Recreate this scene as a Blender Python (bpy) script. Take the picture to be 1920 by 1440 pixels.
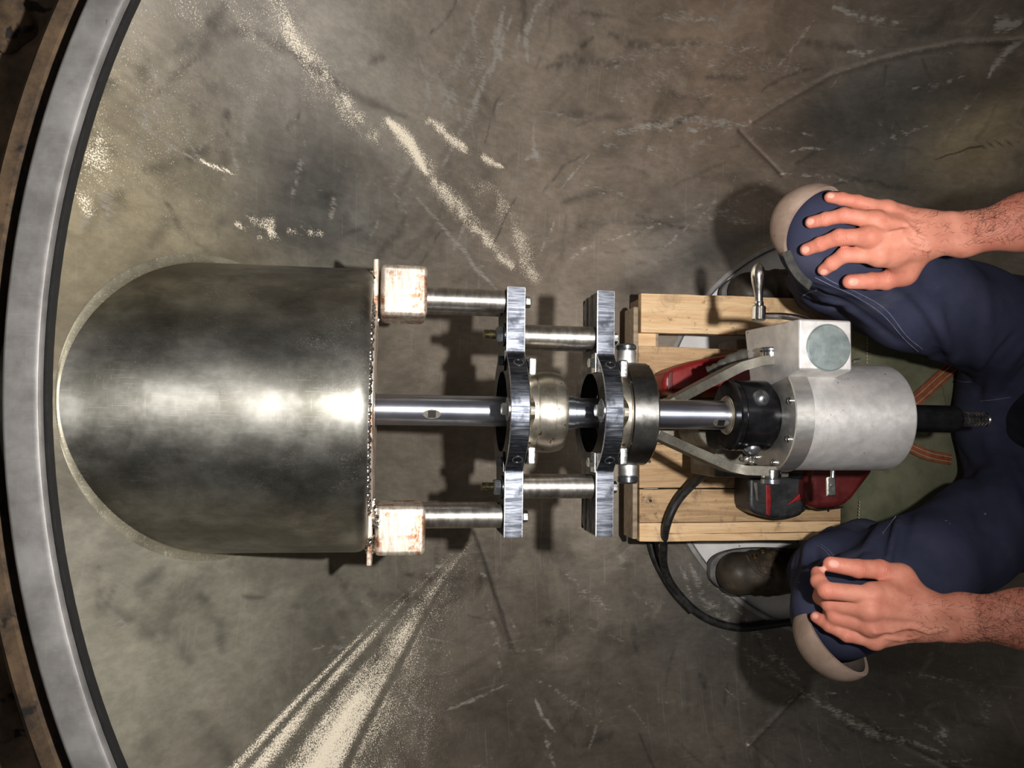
import bpy, bmesh, math, random
import numpy as np
from mathutils import Vector, Matrix

for _o in list(bpy.data.objects): bpy.data.objects.remove(_o)
SC = bpy.context.scene
COL = SC.collection
random.seed(7); RNG = np.random.default_rng(7)

# ------------------------------------------------------------------ camera, world, lamps, exposure
FPX = 1442.0                      # focal length in pixels of the 1920 x 1440 frame
CAM = np.array([0.0, 0.0, 1.70])
def _n(v): v = np.asarray(v, float); return v / np.linalg.norm(v)
_zw = _n([(960 - 730) / FPX, (800 - 720) / FPX, 1.0])
_xw = np.array([1.0, -0.0135, 0.0]); _xw = _n(_xw - _zw * _xw.dot(_zw))
_yw = np.cross(_zw, _xw)
ROT = np.stack([_xw, _yw, _zw], 1)             # world -> camera
cam_data = bpy.data.cameras.new('camera'); cam = bpy.data.objects.new('camera', cam_data)
COL.objects.link(cam); SC.camera = cam
cam_data.sensor_width = 36.0; cam_data.lens = FPX / 1920 * 36.0
cam_data.clip_start = 0.02; cam_data.clip_end = 50
_m = Matrix([list(r) for r in ROT.T]).to_4x4(); _m.translation = Vector(CAM)
cam.matrix_world = _m

world = bpy.data.worlds.new('world'); SC.world = world; world.use_nodes = True
_bg = world.node_tree.nodes['Background']
_bg.inputs[0].default_value = (1.0, 0.97, 0.93, 1); _bg.inputs[1].default_value = 0.10

def lamp(name, loc, aim, power, size, col=(1, 1, 1), spot=None, blend=0.6):
    d = bpy.data.lights.new(name, 'SPOT' if spot else 'POINT')
    d.energy = power; d.color = col; d.shadow_soft_size = size
    if spot: d.spot_size = math.radians(spot); d.spot_blend = blend
    o = bpy.data.objects.new(name, d); COL.objects.link(o); o.location = loc
    o.rotation_euler = (Vector(aim) - Vector(loc)).to_track_quat('-Z', 'Y').to_euler()
    return o
lamp('work_light', (0.344, 0.057, 1.59), (-0.06, 0.32, 0.25), 94, 0.020, (1.0, 0.975, 0.95), 126, 0.9)
lamp('far_work_light', (1.25, 0.55, 2.3), (0.6, 0.1, 0.2), 6, 0.10, (1.0, 0.93, 0.86))
SC.view_settings.view_transform = 'Standard'; SC.view_settings.look = 'None'
SC.view_settings.exposure = 0.0; SC.view_settings.gamma = 1.0
SC.view_settings.use_curve_mapping = False

def at(px, py, z):
    """point at height z that the photograph shows at pixel px, py (used to measure the place)"""
    d = ROT.T @ np.array([(px - 960) / FPX, -(py - 720) / FPX, -1.0])
    return CAM + d * ((z - CAM[2]) / d[2])
def ray(px, py):
    return _n(ROT.T @ np.array([(px - 960) / FPX, -(py - 720) / FPX, -1.0]))
def px_size(px, py, z, n_px):
    """metres spanned by n_px pixels at that point"""
    p = at(px, py, z); dep = -(ROT @ (p - CAM))[2]
    return n_px * dep / FPX

# ------------------------------------------------------------------ object helpers
def link(o, parent=None):
    COL.objects.link(o)
    if parent is not None: o.parent = parent
    return o
def org(parent):
    p = Vector((0, 0, 0))
    while parent is not None:
        p += parent.location; parent = parent.parent
    return p
def thing(name, label, cat, loc, group=None):
    o = bpy.data.objects.new(name, None); o.location = loc; o.empty_display_size = 0.05
    COL.objects.link(o); o['label'] = label; o['category'] = cat
    if group: o['group'] = group
    return o
def tag(o, label=None, cat=None, group=None, kind=None):
    if label: o['label'] = label
    if cat: o['category'] = cat
    if group: o['group'] = group
    if kind: o['kind'] = kind
    return o
def obj(name, bm, mats, parent=None, label=None, sharp=35, base=None):
    """link a bmesh modelled in world coordinates; the object sits at its parent's (or base) origin"""
    off = org(parent) if parent is not None else Vector(base if base is not None else (0, 0, 0))
    bmesh.ops.translate(bm, verts=bm.verts, vec=-off)
    lim = math.radians(sharp)
    for f in bm.faces: f.smooth = True
    for e in bm.edges:
        if len(e.link_faces) == 2 and e.calc_face_angle(0) > lim: e.smooth = False
    me = bpy.data.meshes.new(name); bm.to_mesh(me); bm.free()
    for m in (mats if isinstance(mats, (list, tuple)) else [mats]): me.materials.append(m)
    o = bpy.data.objects.new(name, me)
    if parent is None: o.location = off
    if len(me.vertices) < 30000: o.modifiers.new('flat_faces', 'WEIGHTED_NORMAL').keep_sharp = True
    link(o, parent)
    if label: o['label'] = label
    return o
def np_mesh(name, V, Fq, mat, parent=None, base=None, smooth=True, attrs=None):
    off = np.array(org(parent)) if parent is not None else np.array(base if base is not None else (0, 0, 0), float)
    V = np.asarray(V, np.float32) - off.astype(np.float32); Fq = np.asarray(Fq, np.int32)
    k = Fq.shape[1]
    me = bpy.data.meshes.new(name)
    me.vertices.add(len(V)); me.vertices.foreach_set('co', V.ravel())
    me.loops.add(Fq.size); me.loops.foreach_set('vertex_index', Fq.ravel())
    me.polygons.add(len(Fq)); me.polygons.foreach_set('loop_start', np.arange(0, Fq.size, k, dtype=np.int32))
    me.polygons.foreach_set('use_smooth', np.full(len(Fq), smooth))
    me.update(calc_edges=True); me.validate()
    for an, av in (attrs or {}).items():
        av = np.asarray(av, np.float32)
        if av.ndim == 1:
            a = me.attributes.new(an, 'FLOAT', 'POINT'); a.data.foreach_set('value', av)
        else:
            a = me.attributes.new(an, 'FLOAT_COLOR', 'POINT')
            a.data.foreach_set('color', np.c_[av, np.ones(len(av), np.float32)].astype(np.float32).ravel())
    me.materials.append(mat)
    o = bpy.data.objects.new(name, me)
    if parent is None: o.location = off
    return link(o, parent)

def merge(bm, tmp, M=None, mi=0):
    if M is not None: bmesh.ops.transform(tmp, matrix=M, verts=tmp.verts)
    for f in tmp.faces: f.material_index = mi
    me = bpy.data.meshes.new('tmp'); tmp.to_mesh(me); tmp.free()
    bm.from_mesh(me); bpy.data.meshes.remove(me)
def frame(o, x, y, z):
    M = Matrix((x, y, z)).transposed().to_4x4(); M.translation = Vector(o); return M
def box(bm, lo, hi, bev=0.0, seg=2, M=None, mi=0):
    t = bmesh.new(); bmesh.ops.create_cube(t, size=1)
    lo = Vector(lo); hi = Vector(hi)
    for v in t.verts: v.co = Vector([lo[i] + (v.co[i] + 0.5) * (hi[i] - lo[i]) for i in range(3)])
    if bev: bmesh.ops.bevel(t, geom=t.edges[:], offset=bev, segments=seg, profile=0.5, affect='EDGES')
    merge(bm, t, M, mi)
def lathe(bm, prof, o, axis='X', segs=64, mi=0, caps=True, M=None):
    """prof: (station along the axis, radius) pairs"""
    t = bmesh.new(); rings = []
    for s, r in prof:
        if r < 1e-6: rings.append([t.verts.new((s, 0, 0))]); continue
        rings.append([t.verts.new((s, r * math.cos(2 * math.pi * k / segs), r * math.sin(2 * math.pi * k / segs))) for k in range(segs)])
    for a, b in zip(rings, rings[1:]):
        for k in range(segs):
            q = [a[k % len(a)], a[(k + 1) % len(a)], b[(k + 1) % len(b)], b[k % len(b)]]
            u = []
            for v in q:
                if v not in u: u.append(v)
            if len(u) > 2:
                try: t.faces.new(u)
                except ValueError: pass
    if caps:
        for r in (rings[0], rings[-1]):
            if len(r) > 2: t.faces.new(r)
    bmesh.ops.recalc_face_normals(t, faces=t.faces[:])
    A = {'X': Matrix.Identity(3), 'Y': Matrix.Rotation(math.pi / 2, 3, 'Z'), 'Z': Matrix.Rotation(-math.pi / 2, 3, 'Y')}[axis] if isinstance(axis, str) else \
        Vector((1, 0, 0)).rotation_difference(Vector(axis).normalized()).to_matrix()
    T = A.to_4x4(); T.translation = Vector(o)
    merge(bm, t, T if M is None else M @ T, mi)
def cyl(bm, p0, p1, r, segs=32, bev=0.0, mi=0, r2=None):
    p0 = Vector(p0); p1 = Vector(p1); L = (p1 - p0).length; r2 = r if r2 is None else r2
    pr = [(0, 0), (0, r - bev), (bev, r), (L - bev, r2), (L, r2 - bev), (L, 0)] if bev else [(0, 0), (0, r), (L, r2), (L, 0)]
    lathe(bm, pr, p0, (p1 - p0), segs, mi, caps=False)
def hexnut(bm, o, axis, r, h, mi=0, hole=None, rot=0.0):
    lathe(bm, [(0, 0), (0, r), (h * 0.85, r), (h, r * 0.86), (h, 0)], o, axis, 6, mi, caps=False)
def tube(bm, pts, rad, segs=10, mi=0, cap=True):
    t = bmesh.new(); P = [Vector(p) for p in pts]; n = len(P)
    R = [rad] * n if not hasattr(rad, '__len__') else rad
    up = Vector((0.13, 0.21, 1)).normalized(); rings = []
    for i in range(n):
        d = (P[min(i + 1, n - 1)] - P[max(i - 1, 0)]).normalized()
        u = (up - d * up.dot(d)).normalized(); w = d.cross(u); up = u
        rings.append([t.verts.new(P[i] + (u * math.cos(2 * math.pi * k / segs) + w * math.sin(2 * math.pi * k / segs)) * R[i]) for k in range(segs)])
    for a, b in zip(rings, rings[1:]):
        for k in range(segs): t.faces.new((a[k], a[(k + 1) % segs], b[(k + 1) % segs], b[k]))
    if cap: t.faces.new(rings[0][::-1]); t.faces.new(rings[-1])
    bmesh.ops.recalc_face_normals(t, faces=t.faces[:])
    merge(bm, t, None, mi)
def prism(bm, poly, M, depth, bev=0.0, seg=2, mi=0):
    """2-D outline in the x,y of M, extruded along its z from 0 to depth"""
    t = bmesh.new(); vs = [t.verts.new((p[0], p[1], 0)) for p in poly]
    f = t.faces.new(vs); r = bmesh.ops.extrude_face_region(t, geom=[f])
    bmesh.ops.translate(t, verts=[v for v in r['geom'] if isinstance(v, bmesh.types.BMVert)], vec=(0, 0, depth))
    bmesh.ops.recalc_face_normals(t, faces=t.faces[:])
    if bev: bmesh.ops.bevel(t, geom=t.edges[:], offset=bev, segments=seg, profile=0.5, affect='EDGES')
    merge(bm, t, M, mi)
def spline(pts, n=12):
    P = [np.asarray(p, float) for p in pts]; P = [2 * P[0] - P[1]] + P + [2 * P[-1] - P[-2]]; out = []
    for i in range(1, len(P) - 2):
        for k in range(n):
            t = k / n
            out.append(0.5 * (2 * P[i] + (P[i + 1] - P[i - 1]) * t + (2 * P[i - 1] - 5 * P[i] + 4 * P[i + 1] - P[i + 2]) * t * t + (3 * P[i] - P[i - 1] - 3 * P[i + 1] + P[i + 2]) * t ** 3))
    return out + [P[-2]]
def bar(bm, pts, w, h, mi=0, bev=0.0015):
    """flat bar following pts (top centre line); width w sideways, depth h downwards"""
    t = bmesh.new(); P = [Vector(p) for p in pts]; n = len(P); rings = []
    for i in range(n):
        d = (P[min(i + 1, n - 1)] - P[max(i - 1, 0)]); d.z = 0; d.normalize(); s = Vector((-d.y, d.x, 0)) * (w / 2)
        rings.append([t.verts.new(P[i] + s), t.verts.new(P[i] - s), t.verts.new(P[i] - s - Vector((0, 0, h))), t.verts.new(P[i] + s - Vector((0, 0, h)))])
    for a, b in zip(rings, rings[1:]):
        for k in range(4): t.faces.new((a[k], a[(k + 1) % 4], b[(k + 1) % 4], b[k]))
    t.faces.new(rings[0][::-1]); t.faces.new(rings[-1]); bmesh.ops.recalc_face_normals(t, faces=t.faces[:])
    if bev:
        bmesh.ops.bevel(t, geom=[e for e in t.edges if len(e.link_faces) == 2 and e.calc_face_angle(0) > 0.6], offset=bev, segments=2, profile=0.5, affect='EDGES')
    merge(bm, t, None, mi)
def blob(bm, c, r, seed=0, amp=0.35, sub=2, sc=(1, 1, 1), mi=0):
    t = bmesh.new(); bmesh.ops.create_icosphere(t, subdivisions=sub, radius=1)
    rr = random.Random(seed); ph = [rr.uniform(0, 6.3) for _ in range(6)]
    for v in t.verts:
        a = v.co.copy()
        k = 1 + amp * (math.sin(3.1 * a.x + ph[0]) * math.sin(3.7 * a.y + ph[1]) + 0.5 * math.sin(6 * a.z + ph[2] + 4 * a.x))
        v.co = Vector((a.x * sc[0], a.y * sc[1], a.z * sc[2])) * r * k + Vector(c)
    merge(bm, t, None, mi)

# ------------------------------------------------------------------ material helpers
def s2l(*c):
    """sRGB 0-255 to linear"""
    return tuple((v / 255 / 12.92) if v / 255 <= 0.04045 else ((v / 255 + 0.055) / 1.055) ** 2.4 for v in c)
class NT:
    def __init__(s, name):
        s.m = bpy.data.materials.new(name); s.m.use_nodes = True; s.t = s.m.node_tree; s.N = s.t.nodes; s.L = s.t.links
        s.b = s.N['Principled BSDF']; s.tc = s.N.new('ShaderNodeTexCoord')
    def put(s, sock, v):
        if hasattr(v, 'is_linked') or isinstance(v, bpy.types.NodeSocket): s.L.new(v, sock)
        elif hasattr(v, '__len__') and sock.type == 'RGBA' and len(v) == 3: sock.default_value = (*v, 1)
        else: sock.default_value = v
    def map(s, scale=(1, 1, 1), rot=(0, 0, 0), loc=(0, 0, 0)):
        n = s.N.new('ShaderNodeMapping'); s.L.new(s.tc.outputs['Object'], n.inputs[0])
        n.inputs['Scale'].default_value = scale; n.inputs['Rotation'].default_value = rot; n.inputs['Location'].default_value = loc
        return n.outputs[0]
    def noise(s, scale, detail=6, rough=0.6, vec=None, dist=0.0):
        n = s.N.new('ShaderNodeTexNoise'); n.inputs['Scale'].default_value = scale; n.inputs['Detail'].default_value = detail
        n.inputs['Roughness'].default_value = rough; n.inputs['Distortion'].default_value = dist
        s.L.new(vec if vec is not None else s.tc.outputs['Object'], n.inputs['Vector']); return n.outputs[0]
    def vor(s, scale, vec=None, feat='F1'):
        n = s.N.new('ShaderNodeTexVoronoi'); n.feature = feat; n.inputs['Scale'].default_value = scale
        s.L.new(vec if vec is not None else s.tc.outputs['Object'], n.inputs['Vector']); return n.outputs[0]
    def ramp(s, f, a, b, lo=0.0, hi=1.0):
        n = s.N.new('ShaderNodeMapRange'); n.interpolation_type = 'SMOOTHSTEP'
        s.put(n.inputs[0], f); s.put(n.inputs[1], a); s.put(n.inputs[2], b); s.put(n.inputs[3], lo); s.put(n.inputs[4], hi); return n.outputs[0]
    def mix(s, f, a, b, mode='MIX'):
        n = s.N.new('ShaderNodeMix'); n.data_type = 'RGBA'; n.blend_type = mode
        s.put(n.inputs[0], f); s.put(n.inputs[6], a); s.put(n.inputs[7], b); return n.outputs[2]
    def math(s, op, a, b=0.5):
        n = s.N.new('ShaderNodeMath'); n.operation = op; s.put(n.inputs[0], a); s.put(n.inputs[1], b); return n.outputs[0]
    def attr(s, name, out='Fac'):
        n = s.N.new('ShaderNodeAttribute'); n.attribute_name = name; return n.outputs[out]
    def bump(s, h, strength=0.3, dist=0.001, prev=None):
        n = s.N.new('ShaderNodeBump'); n.inputs['Strength'].default_value = strength; n.inputs['Distance'].default_value = dist
        s.L.new(h, n.inputs['Height'])
        if prev is not None: s.L.new(prev, n.inputs['Normal'])
        return n.outputs[0]
    def out(s, base, rough=0.5, metal=0.0, normal=None, spec=None):
        s.put(s.b.inputs['Base Color'], base); s.put(s.b.inputs['Roughness'], rough); s.put(s.b.inputs['Metallic'], metal)
        if normal is not None: s.L.new(normal, s.b.inputs['Normal'])
        if spec is not None: s.put(s.b.inputs['Specular IOR Level'], spec)
        return s.m
def metal_mat(name, c1, c2, scale=25, rough=(0.25, 0.5), metal=1.0, stretch=(1, 1, 1), scratch=0.25, sc_col=None, bump=0.15,
              spots=None, spot_col=(0.08, 0.05, 0.03), spot_scale=60, spec=None, stain=None, stain_thr=(0.5, 0.62), stain_scale=12, aniso=0.0, dusty=0.0):
    s = NT(name); v = s.map(stretch)
    f = s.noise(scale, 7, 0.62, v); col = s.mix(s.ramp(f, 0.3, 0.7), c1, c2)
    if stain is not None:
        g = s.ramp(s.noise(stain_scale, 5, 0.65), *stain_thr); col = s.mix(g, col, stain)
    r = s.ramp(s.noise(scale * 2.3, 5, 0.6, v), 0.3, 0.7, rough[0], rough[1])
    nrm = s.bump(f, bump, 0.0006)
    if scratch:
        a = s.ramp(s.noise(30, 2, 0.5, s.map((1, 26, 22), (0.2, 0.3, 0.6)), 0.3), 0.64, 0.68)
        b = s.ramp(s.noise(30, 2, 0.5, s.map((26, 1, 22), (0.3, 0.1, -0.4)), 0.3), 0.65, 0.69)
        k = s.math('MULTIPLY', s.math('MAXIMUM', a, b), scratch)
        col = s.mix(k, col, sc_col or tuple(min(1, x * 2.2) for x in c2))
    if spots:
        k = s.ramp(s.noise(spot_scale, 3, 0.6), 1 - spots, 1 - spots + 0.05); col = s.mix(k, col, spot_col)
    if dusty:
        g = s.ramp(s.math('ADD', s.noise(420, 4, .7), s.math('MULTIPLY', s.ramp(s.noise(8, 6, .7, s.map((1, 1, 1), (0, 0, 0), (5, 3, 2))), .46, .85), .30)), .56, .86); col = s.mix(s.math('MULTIPLY', g, dusty), col, s2l(196, 192, 180)); metal = s.math('SUBTRACT', metal, s.math('MULTIPLY', g, dusty * .8))
    if aniso:
        g = s.N.new('ShaderNodeTangent'); g.direction_type = 'RADIAL'; g.axis = 'X'; s.L.new(g.outputs[0], s.b.inputs['Tangent'])
        s.b.inputs['Anisotropic'].default_value = aniso; s.b.inputs['Anisotropic Rotation'].default_value = 0.25
    return s.out(col, r, metal, nrm, spec)
# ------------------------------------------------------------------ materials
M_STEEL_BRUSH = metal_mat('worn_bright_edge', s2l(150, 152, 156), s2l(205, 206, 208), 40, (0.3, 0.42), 1, (1, 8, 1), 0.0, bump=0.15)
M_PLATE_EDGE = metal_mat('plate_edge_steel', s2l(48, 51, 58), s2l(112, 115, 122), 22, (0.34, 0.50), 1, (1, 14, 3), 0.0, bump=0.12, stain=s2l(44, 46, 52), stain_thr=(.46, .62), stain_scale=16)
M_BLACK_OXIDE = metal_mat('black_oxide_steel', s2l(24, 24, 26), s2l(44, 44, 46), 30, (0.30, 0.45), 0.7, (1, 1, 1), 0.04, s2l(150, 150, 150), 0.1)
M_CHROME = metal_mat('polished_bar', s2l(165, 170, 184), s2l(196, 200, 212), 12, (0.32, 0.36), 1, (1, 1, 1), 0.0, bump=0.0, aniso=0.6)
M_TUBE = metal_mat('turned_tube_steel', s2l(160, 153, 144), s2l(204, 199, 192), 26, (0.42, 0.54), 1, (3, 1, 1), 0.1, (0.9, 0.88, 0.85), 0.10, spots=0.30, spot_col=s2l(96, 76, 60), spot_scale=40, aniso=0.55)
M_BEARING = metal_mat('worn_bearing_steel', s2l(168, 160, 144), s2l(206, 200, 188), 22, (0.38, 0.52), 1, (1, 1, 1), 0.1, (0.95, 0.92, 0.86), 0.08, spots=0.36, spot_col=s2l(128, 82, 60), spot_scale=70, aniso=0.5)
M_ZINC = metal_mat('zinc_fastener', s2l(190, 190, 186), s2l(225, 225, 222), 60, (0.18, 0.3), 1, (1, 1, 1), 0)
M_ALU = metal_mat('cast_aluminium', s2l(186, 183, 180), s2l(212, 209, 206), 30, (0.42, 0.54), 0.55, (1, 1, 1), 0.1, (0.95, 0.95, 0.95), 0.18, spots=0.31, spot_col=s2l(122, 116, 108), spot_scale=90, aniso=0.5)
M_ALU_FACE = metal_mat('machined_aluminium', s2l(182, 179, 174), s2l(204, 202, 198), 16, (0.36, 0.46), 0.9, (1, 2, 2), 0.08, (0.95, 0.95, 0.95), 0.08, aniso=0.5)
M_BRACKET = metal_mat('plain_grey_steel', s2l(92, 88, 79), s2l(124, 119, 108), 24, (0.5, 0.62), 0.7, (1, 1, 1), 0.2, (0.7, 0.7, 0.68), 0.15)
M_ARM = metal_mat('dull_arm_steel', s2l(74, 70, 62), s2l(104, 100, 90), 24, (0.5, 0.62), 0.5, (1, 1, 1), 0.15, (0.5, 0.5, 0.48), 0.15)
M_CAP = metal_mat('zinc_plated_cap', s2l(134, 146, 146), s2l(164, 174, 172), 30, (0.36, 0.5), 0.7, (1, 1, 1), 0.10, (0.9, 0.93, 0.92), 0.15)
M_BLOCK = metal_mat('ground_mild_steel', s2l(176, 160, 142), s2l(216, 206, 192), 36, (0.36, 0.55), 0.75, (6, 1, 1), 0.4, (0.95, 0.93, 0.9), 0.25, stain=s2l(142, 92, 58), stain_thr=(0.48, 0.64), stain_scale=26)
M_WELD = metal_mat('weld_metal', s2l(160, 154, 146), s2l(220, 216, 210), 90, (0.15, 0.35), 1, (1, 1, 1), 0, bump=0.4, spots=0.3, spot_col=s2l(60, 44, 38), spot_scale=120)
M_BOSS = metal_mat('scuffed_stainless', s2l(126, 124, 117), s2l(180, 178, 170), 9, (0.46, 0.58), 1.0, (1, 1.6, 1.6), 0.10, s2l(225, 222, 212), 0.05, stain=s2l(98, 96, 88), stain_thr=(0.42, 0.68), stain_scale=5, aniso=0.74, dusty=0.22)
M_RIM = metal_mat('dull_rim_steel', s2l(138, 134, 131), s2l(170, 167, 164), 14, (0.42, 0.6), 0.6, (1, 1, 1), 0.08, (0.8, 0.8, 0.8), 0.2, spots=0.31, spot_col=s2l(92, 84, 76), spot_scale=30)
M_RUST = metal_mat('dirty_rust', s2l(48, 37, 27), s2l(96, 76, 54), 30, (0.8, 0.95), 0.0, (1, 1, 1), 0, bump=0.6, spots=0.40, spot_col=s2l(26, 20, 16), spot_scale=22)
M_SOIL = metal_mat('dark_soil', s2l(70, 56, 44), s2l(138, 112, 88), 14, (0.8, 0.95), 0.0, (1, 1, 1), 0, bump=0.8, spots=0.40, spot_col=s2l(36, 29, 24), spot_scale=18)
M_GAP = metal_mat('dark_gap', s2l(9, 8, 8), s2l(18, 16, 14), 30, (0.8, 0.95), 0.0, (1, 1, 1), 0)

def bowl_material():
    s = NT('dusty_steel_bowl')
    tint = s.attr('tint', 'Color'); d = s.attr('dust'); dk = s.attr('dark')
    cloud = s.noise(5.5, 8, 0.66, dist=0.6); col = s.mix(0.62, tint, s.mix(s.ramp(cloud, 0.3, 0.7), (0.42, 0.415, 0.41), (0.76, 0.755, 0.75)), 'MULTIPLY')
    col = s.mix(1.0, col, (1.85, 1.82, 1.80), 'MULTIPLY')
    pale = s.ramp(s.noise(9, 8, 0.7, s.map((1, 1, 1), (0, 0, 0.5)), 1.2), 0.56, 0.72); col = s.mix(s.math('MULTIPLY', pale, 0.42), col, s2l(172, 163, 150)); mott = s.ramp(s.noise(38, 6, 0.72, s.map((1, 2.2, 1), (0, 0, 0.8))), 0.36, 0.66, 0.90, 1.10); cmb = s.N.new('ShaderNodeCombineColor'); [s.L.new(mott, cmb.inputs[i_]) for i_ in range(3)]; col = s.mix(1.0, col, cmb.outputs[0], 'MULTIPLY'); smd = s.ramp(s.noise(16, 5, 0.6, s.map((1, 5, 1), (0, 0, 1.05), (2, 7, 0)), 0.8), 0.58, 0.72); col = s.mix(s.math('MULTIPLY', smd, 0.16), col, s2l(150, 146, 140))
    deep = s.ramp(s.noise(3.2, 6, 0.6, s.map((1, 1.6, 1), (0, 0, 0.9)), 0.8), 0.55, 0.7); col = s.mix(s.math('MULTIPLY', deep, 0.38), col, s2l(52, 49, 43))
    # thin scratches in several directions
    k = None
    for i, (sc, ro, th) in enumerate((((170, 5.0, 5), 0.5, 0.67), ((5, 190, 5), 0.35, 0.67), ((210, 6, 6), -0.6, 0.67), ((150, 4, 4), 1.15, 0.67))):
        n = s.noise(1.0, 2, 0.4, s.map(sc, (0, 0, ro), (i * 3.1, i * 1.7, 0)), 0.4); a = s.ramp(n, th, th + 0.03)
        a = s.math('MULTIPLY', a, s.ramp(s.noise(4 + i, 3, 0.6), 0.44, 0.62)); k = a if k is None else s.math('MAXIMUM', k, a)
    col = s.mix(s.math('MULTIPLY', k, 0.12), col, s2l(205, 198, 186))
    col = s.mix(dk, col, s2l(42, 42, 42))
    sm = s.attr('smear'); grain2 = s.noise(70, 6, 0.72, s.map((1, 4, 1), (0, 0, 0.9)))
    col = s.mix(s.ramp(s.math('ADD', grain2, s.math('MULTIPLY', sm, 0.7)), 0.68, 0.98), col, s2l(186, 180, 170))
    grain = s.noise(480, 4, 0.72, s.map((1, 1, 1))); mask = s.ramp(s.math('ADD', grain, s.math('MULTIPLY', d, 0.62)), 0.70, 0.84)
    col = s.mix(mask, col, s2l(226, 214, 192))
    dots = s.math('MULTIPLY', s.ramp(s.vor(210), 0.19, 0.12), s.ramp(s.math('MULTIPLY', d, s.ramp(s.noise(14, 3, .6), .35, .70)), 0.04, 0.20))
    col = s.mix(s.math('MULTIPLY', dots, 0.75), col, s2l(244, 238, 222))
    met = s.math('MULTIPLY', s.math('SUBTRACT', 1.0, mask), 0.68)
    rough = s.math('ADD', s.ramp(cloud, 0.3, 0.7, 0.35, 0.47), s.math('MULTIPLY', mask, 0.3))
    nrm = s.bump(grain, 0.10, 0.0006, s.bump(cloud, 0.12, 0.004))
    return s.out(col, rough, met, nrm)
M_BOWL = bowl_material()

def sheet_material():
    s = NT('white_sheet'); c = s.mix(s.ramp(s.noise(9, 6, 0.6), 0.35, 0.7), s2l(206, 203, 200), s2l(232, 229, 226))
    k = s.ramp(s.noise(45, 3, 0.6), 0.70, 0.74); c = s.mix(k, c, s2l(60, 58, 56))
    return s.out(c, 0.75, 0, s.bump(s.noise(14, 5, 0.55), 0.35, 0.006))
M_SHEET = sheet_material()

# ------------------------------------------------------------------ the vessel: dished shell, rim, bottom
BC0, BC1 = np.array([1.10, 0.0]), np.array([0.85, 0.0885]); BR0, BR1, BZ, BP = 0.485, 1.263, 0.69, 2.76
def bowl_t(x, y):
    """bowl parameter 0 (edge of the bottom hole) .. 1 (rim) at x, y"""
    x = np.asarray(x, float); y = np.asarray(y, float); dc = BC1 - BC0; dr = BR1 - BR0
    qx, qy = x - BC0[0], y - BC0[1]
    a = dc.dot(dc) - dr * dr; b = -2 * (qx * dc[0] + qy * dc[1] + BR0 * dr); c = qx * qx + qy * qy - BR0 * BR0
    disc = np.sqrt(np.maximum(b * b - 4 * a * c, 0)); t = np.maximum((-b + disc) / (2 * a), (-b - disc) / (2 * a))
    return np.clip(t, 0, 1.4)
def bowl_h(x, y): return BZ * bowl_t(x, y) ** BP
def on_bowl(px, py):
    lo, hi = 0.0, 1.2
    for _ in range(36):
        m = (lo + hi) / 2; w = at(px, py, m)
        if bowl_h(w[0], w[1]) > m: lo = m
        else: hi = m
    return at(px, py, lo)
BOSS_R, BOSS_Y, AX_Z = 0.2205, 0.0262, 0.46

def seg_dist(X, Y, a, b):
    ax, ay = a; dx, dy = b[0] - ax, b[1] - ay; L2 = dx * dx + dy * dy + 1e-12
    t = np.clip(((X - ax) * dx + (Y - ay) * dy) / L2, 0, 1)
    return np.hypot(X - ax - t * dx, Y - ay - t * dy), t
def poly_dist(X, Y, P):
    D = np.full(X.shape, 9.0); S = np.zeros(X.shape); n = len(P) - 1
    for i in range(n):
        d, t = seg_dist(X, Y, P[i], P[i + 1]); k = d < D
        D = np.where(k, d, D); S = np.where(k, (i + t) / n, S)
    return D, S
_tab = RNG.random(4096)
def n1(u): i = np.floor(u).astype(int); f = u - i; f = f * f * (3 - 2 * f); return _tab[i % 4096] * (1 - f) + _tab[(i + 1) % 4096] * f
def n2(x, y):
    ix = np.floor(x).astype(int); iy = np.floor(y).astype(int); fx = x - ix; fy = y - iy; fx = fx * fx * (3 - 2 * fx); fy = fy * fy * (3 - 2 * fy)
    h = lambda a, b: _tab[(a * 131 + b * 797) % 4096]
    return (h(ix, iy) * (1 - fx) + h(ix + 1, iy) * fx) * (1 - fy) + (h(ix, iy + 1) * (1 - fx) + h(ix + 1, iy + 1) * fx) * fy
def fbm(x, y, o=4):
    s = 0; a = 0.5
    for i in range(o): s = s + a * n2(x * 2 ** i + 17 * i, y * 2 ** i + 5 * i); a *= 0.5
    return s
def BP2(*pts): return [tuple(on_bowl(*p)[:2]) for p in pts]

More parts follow.
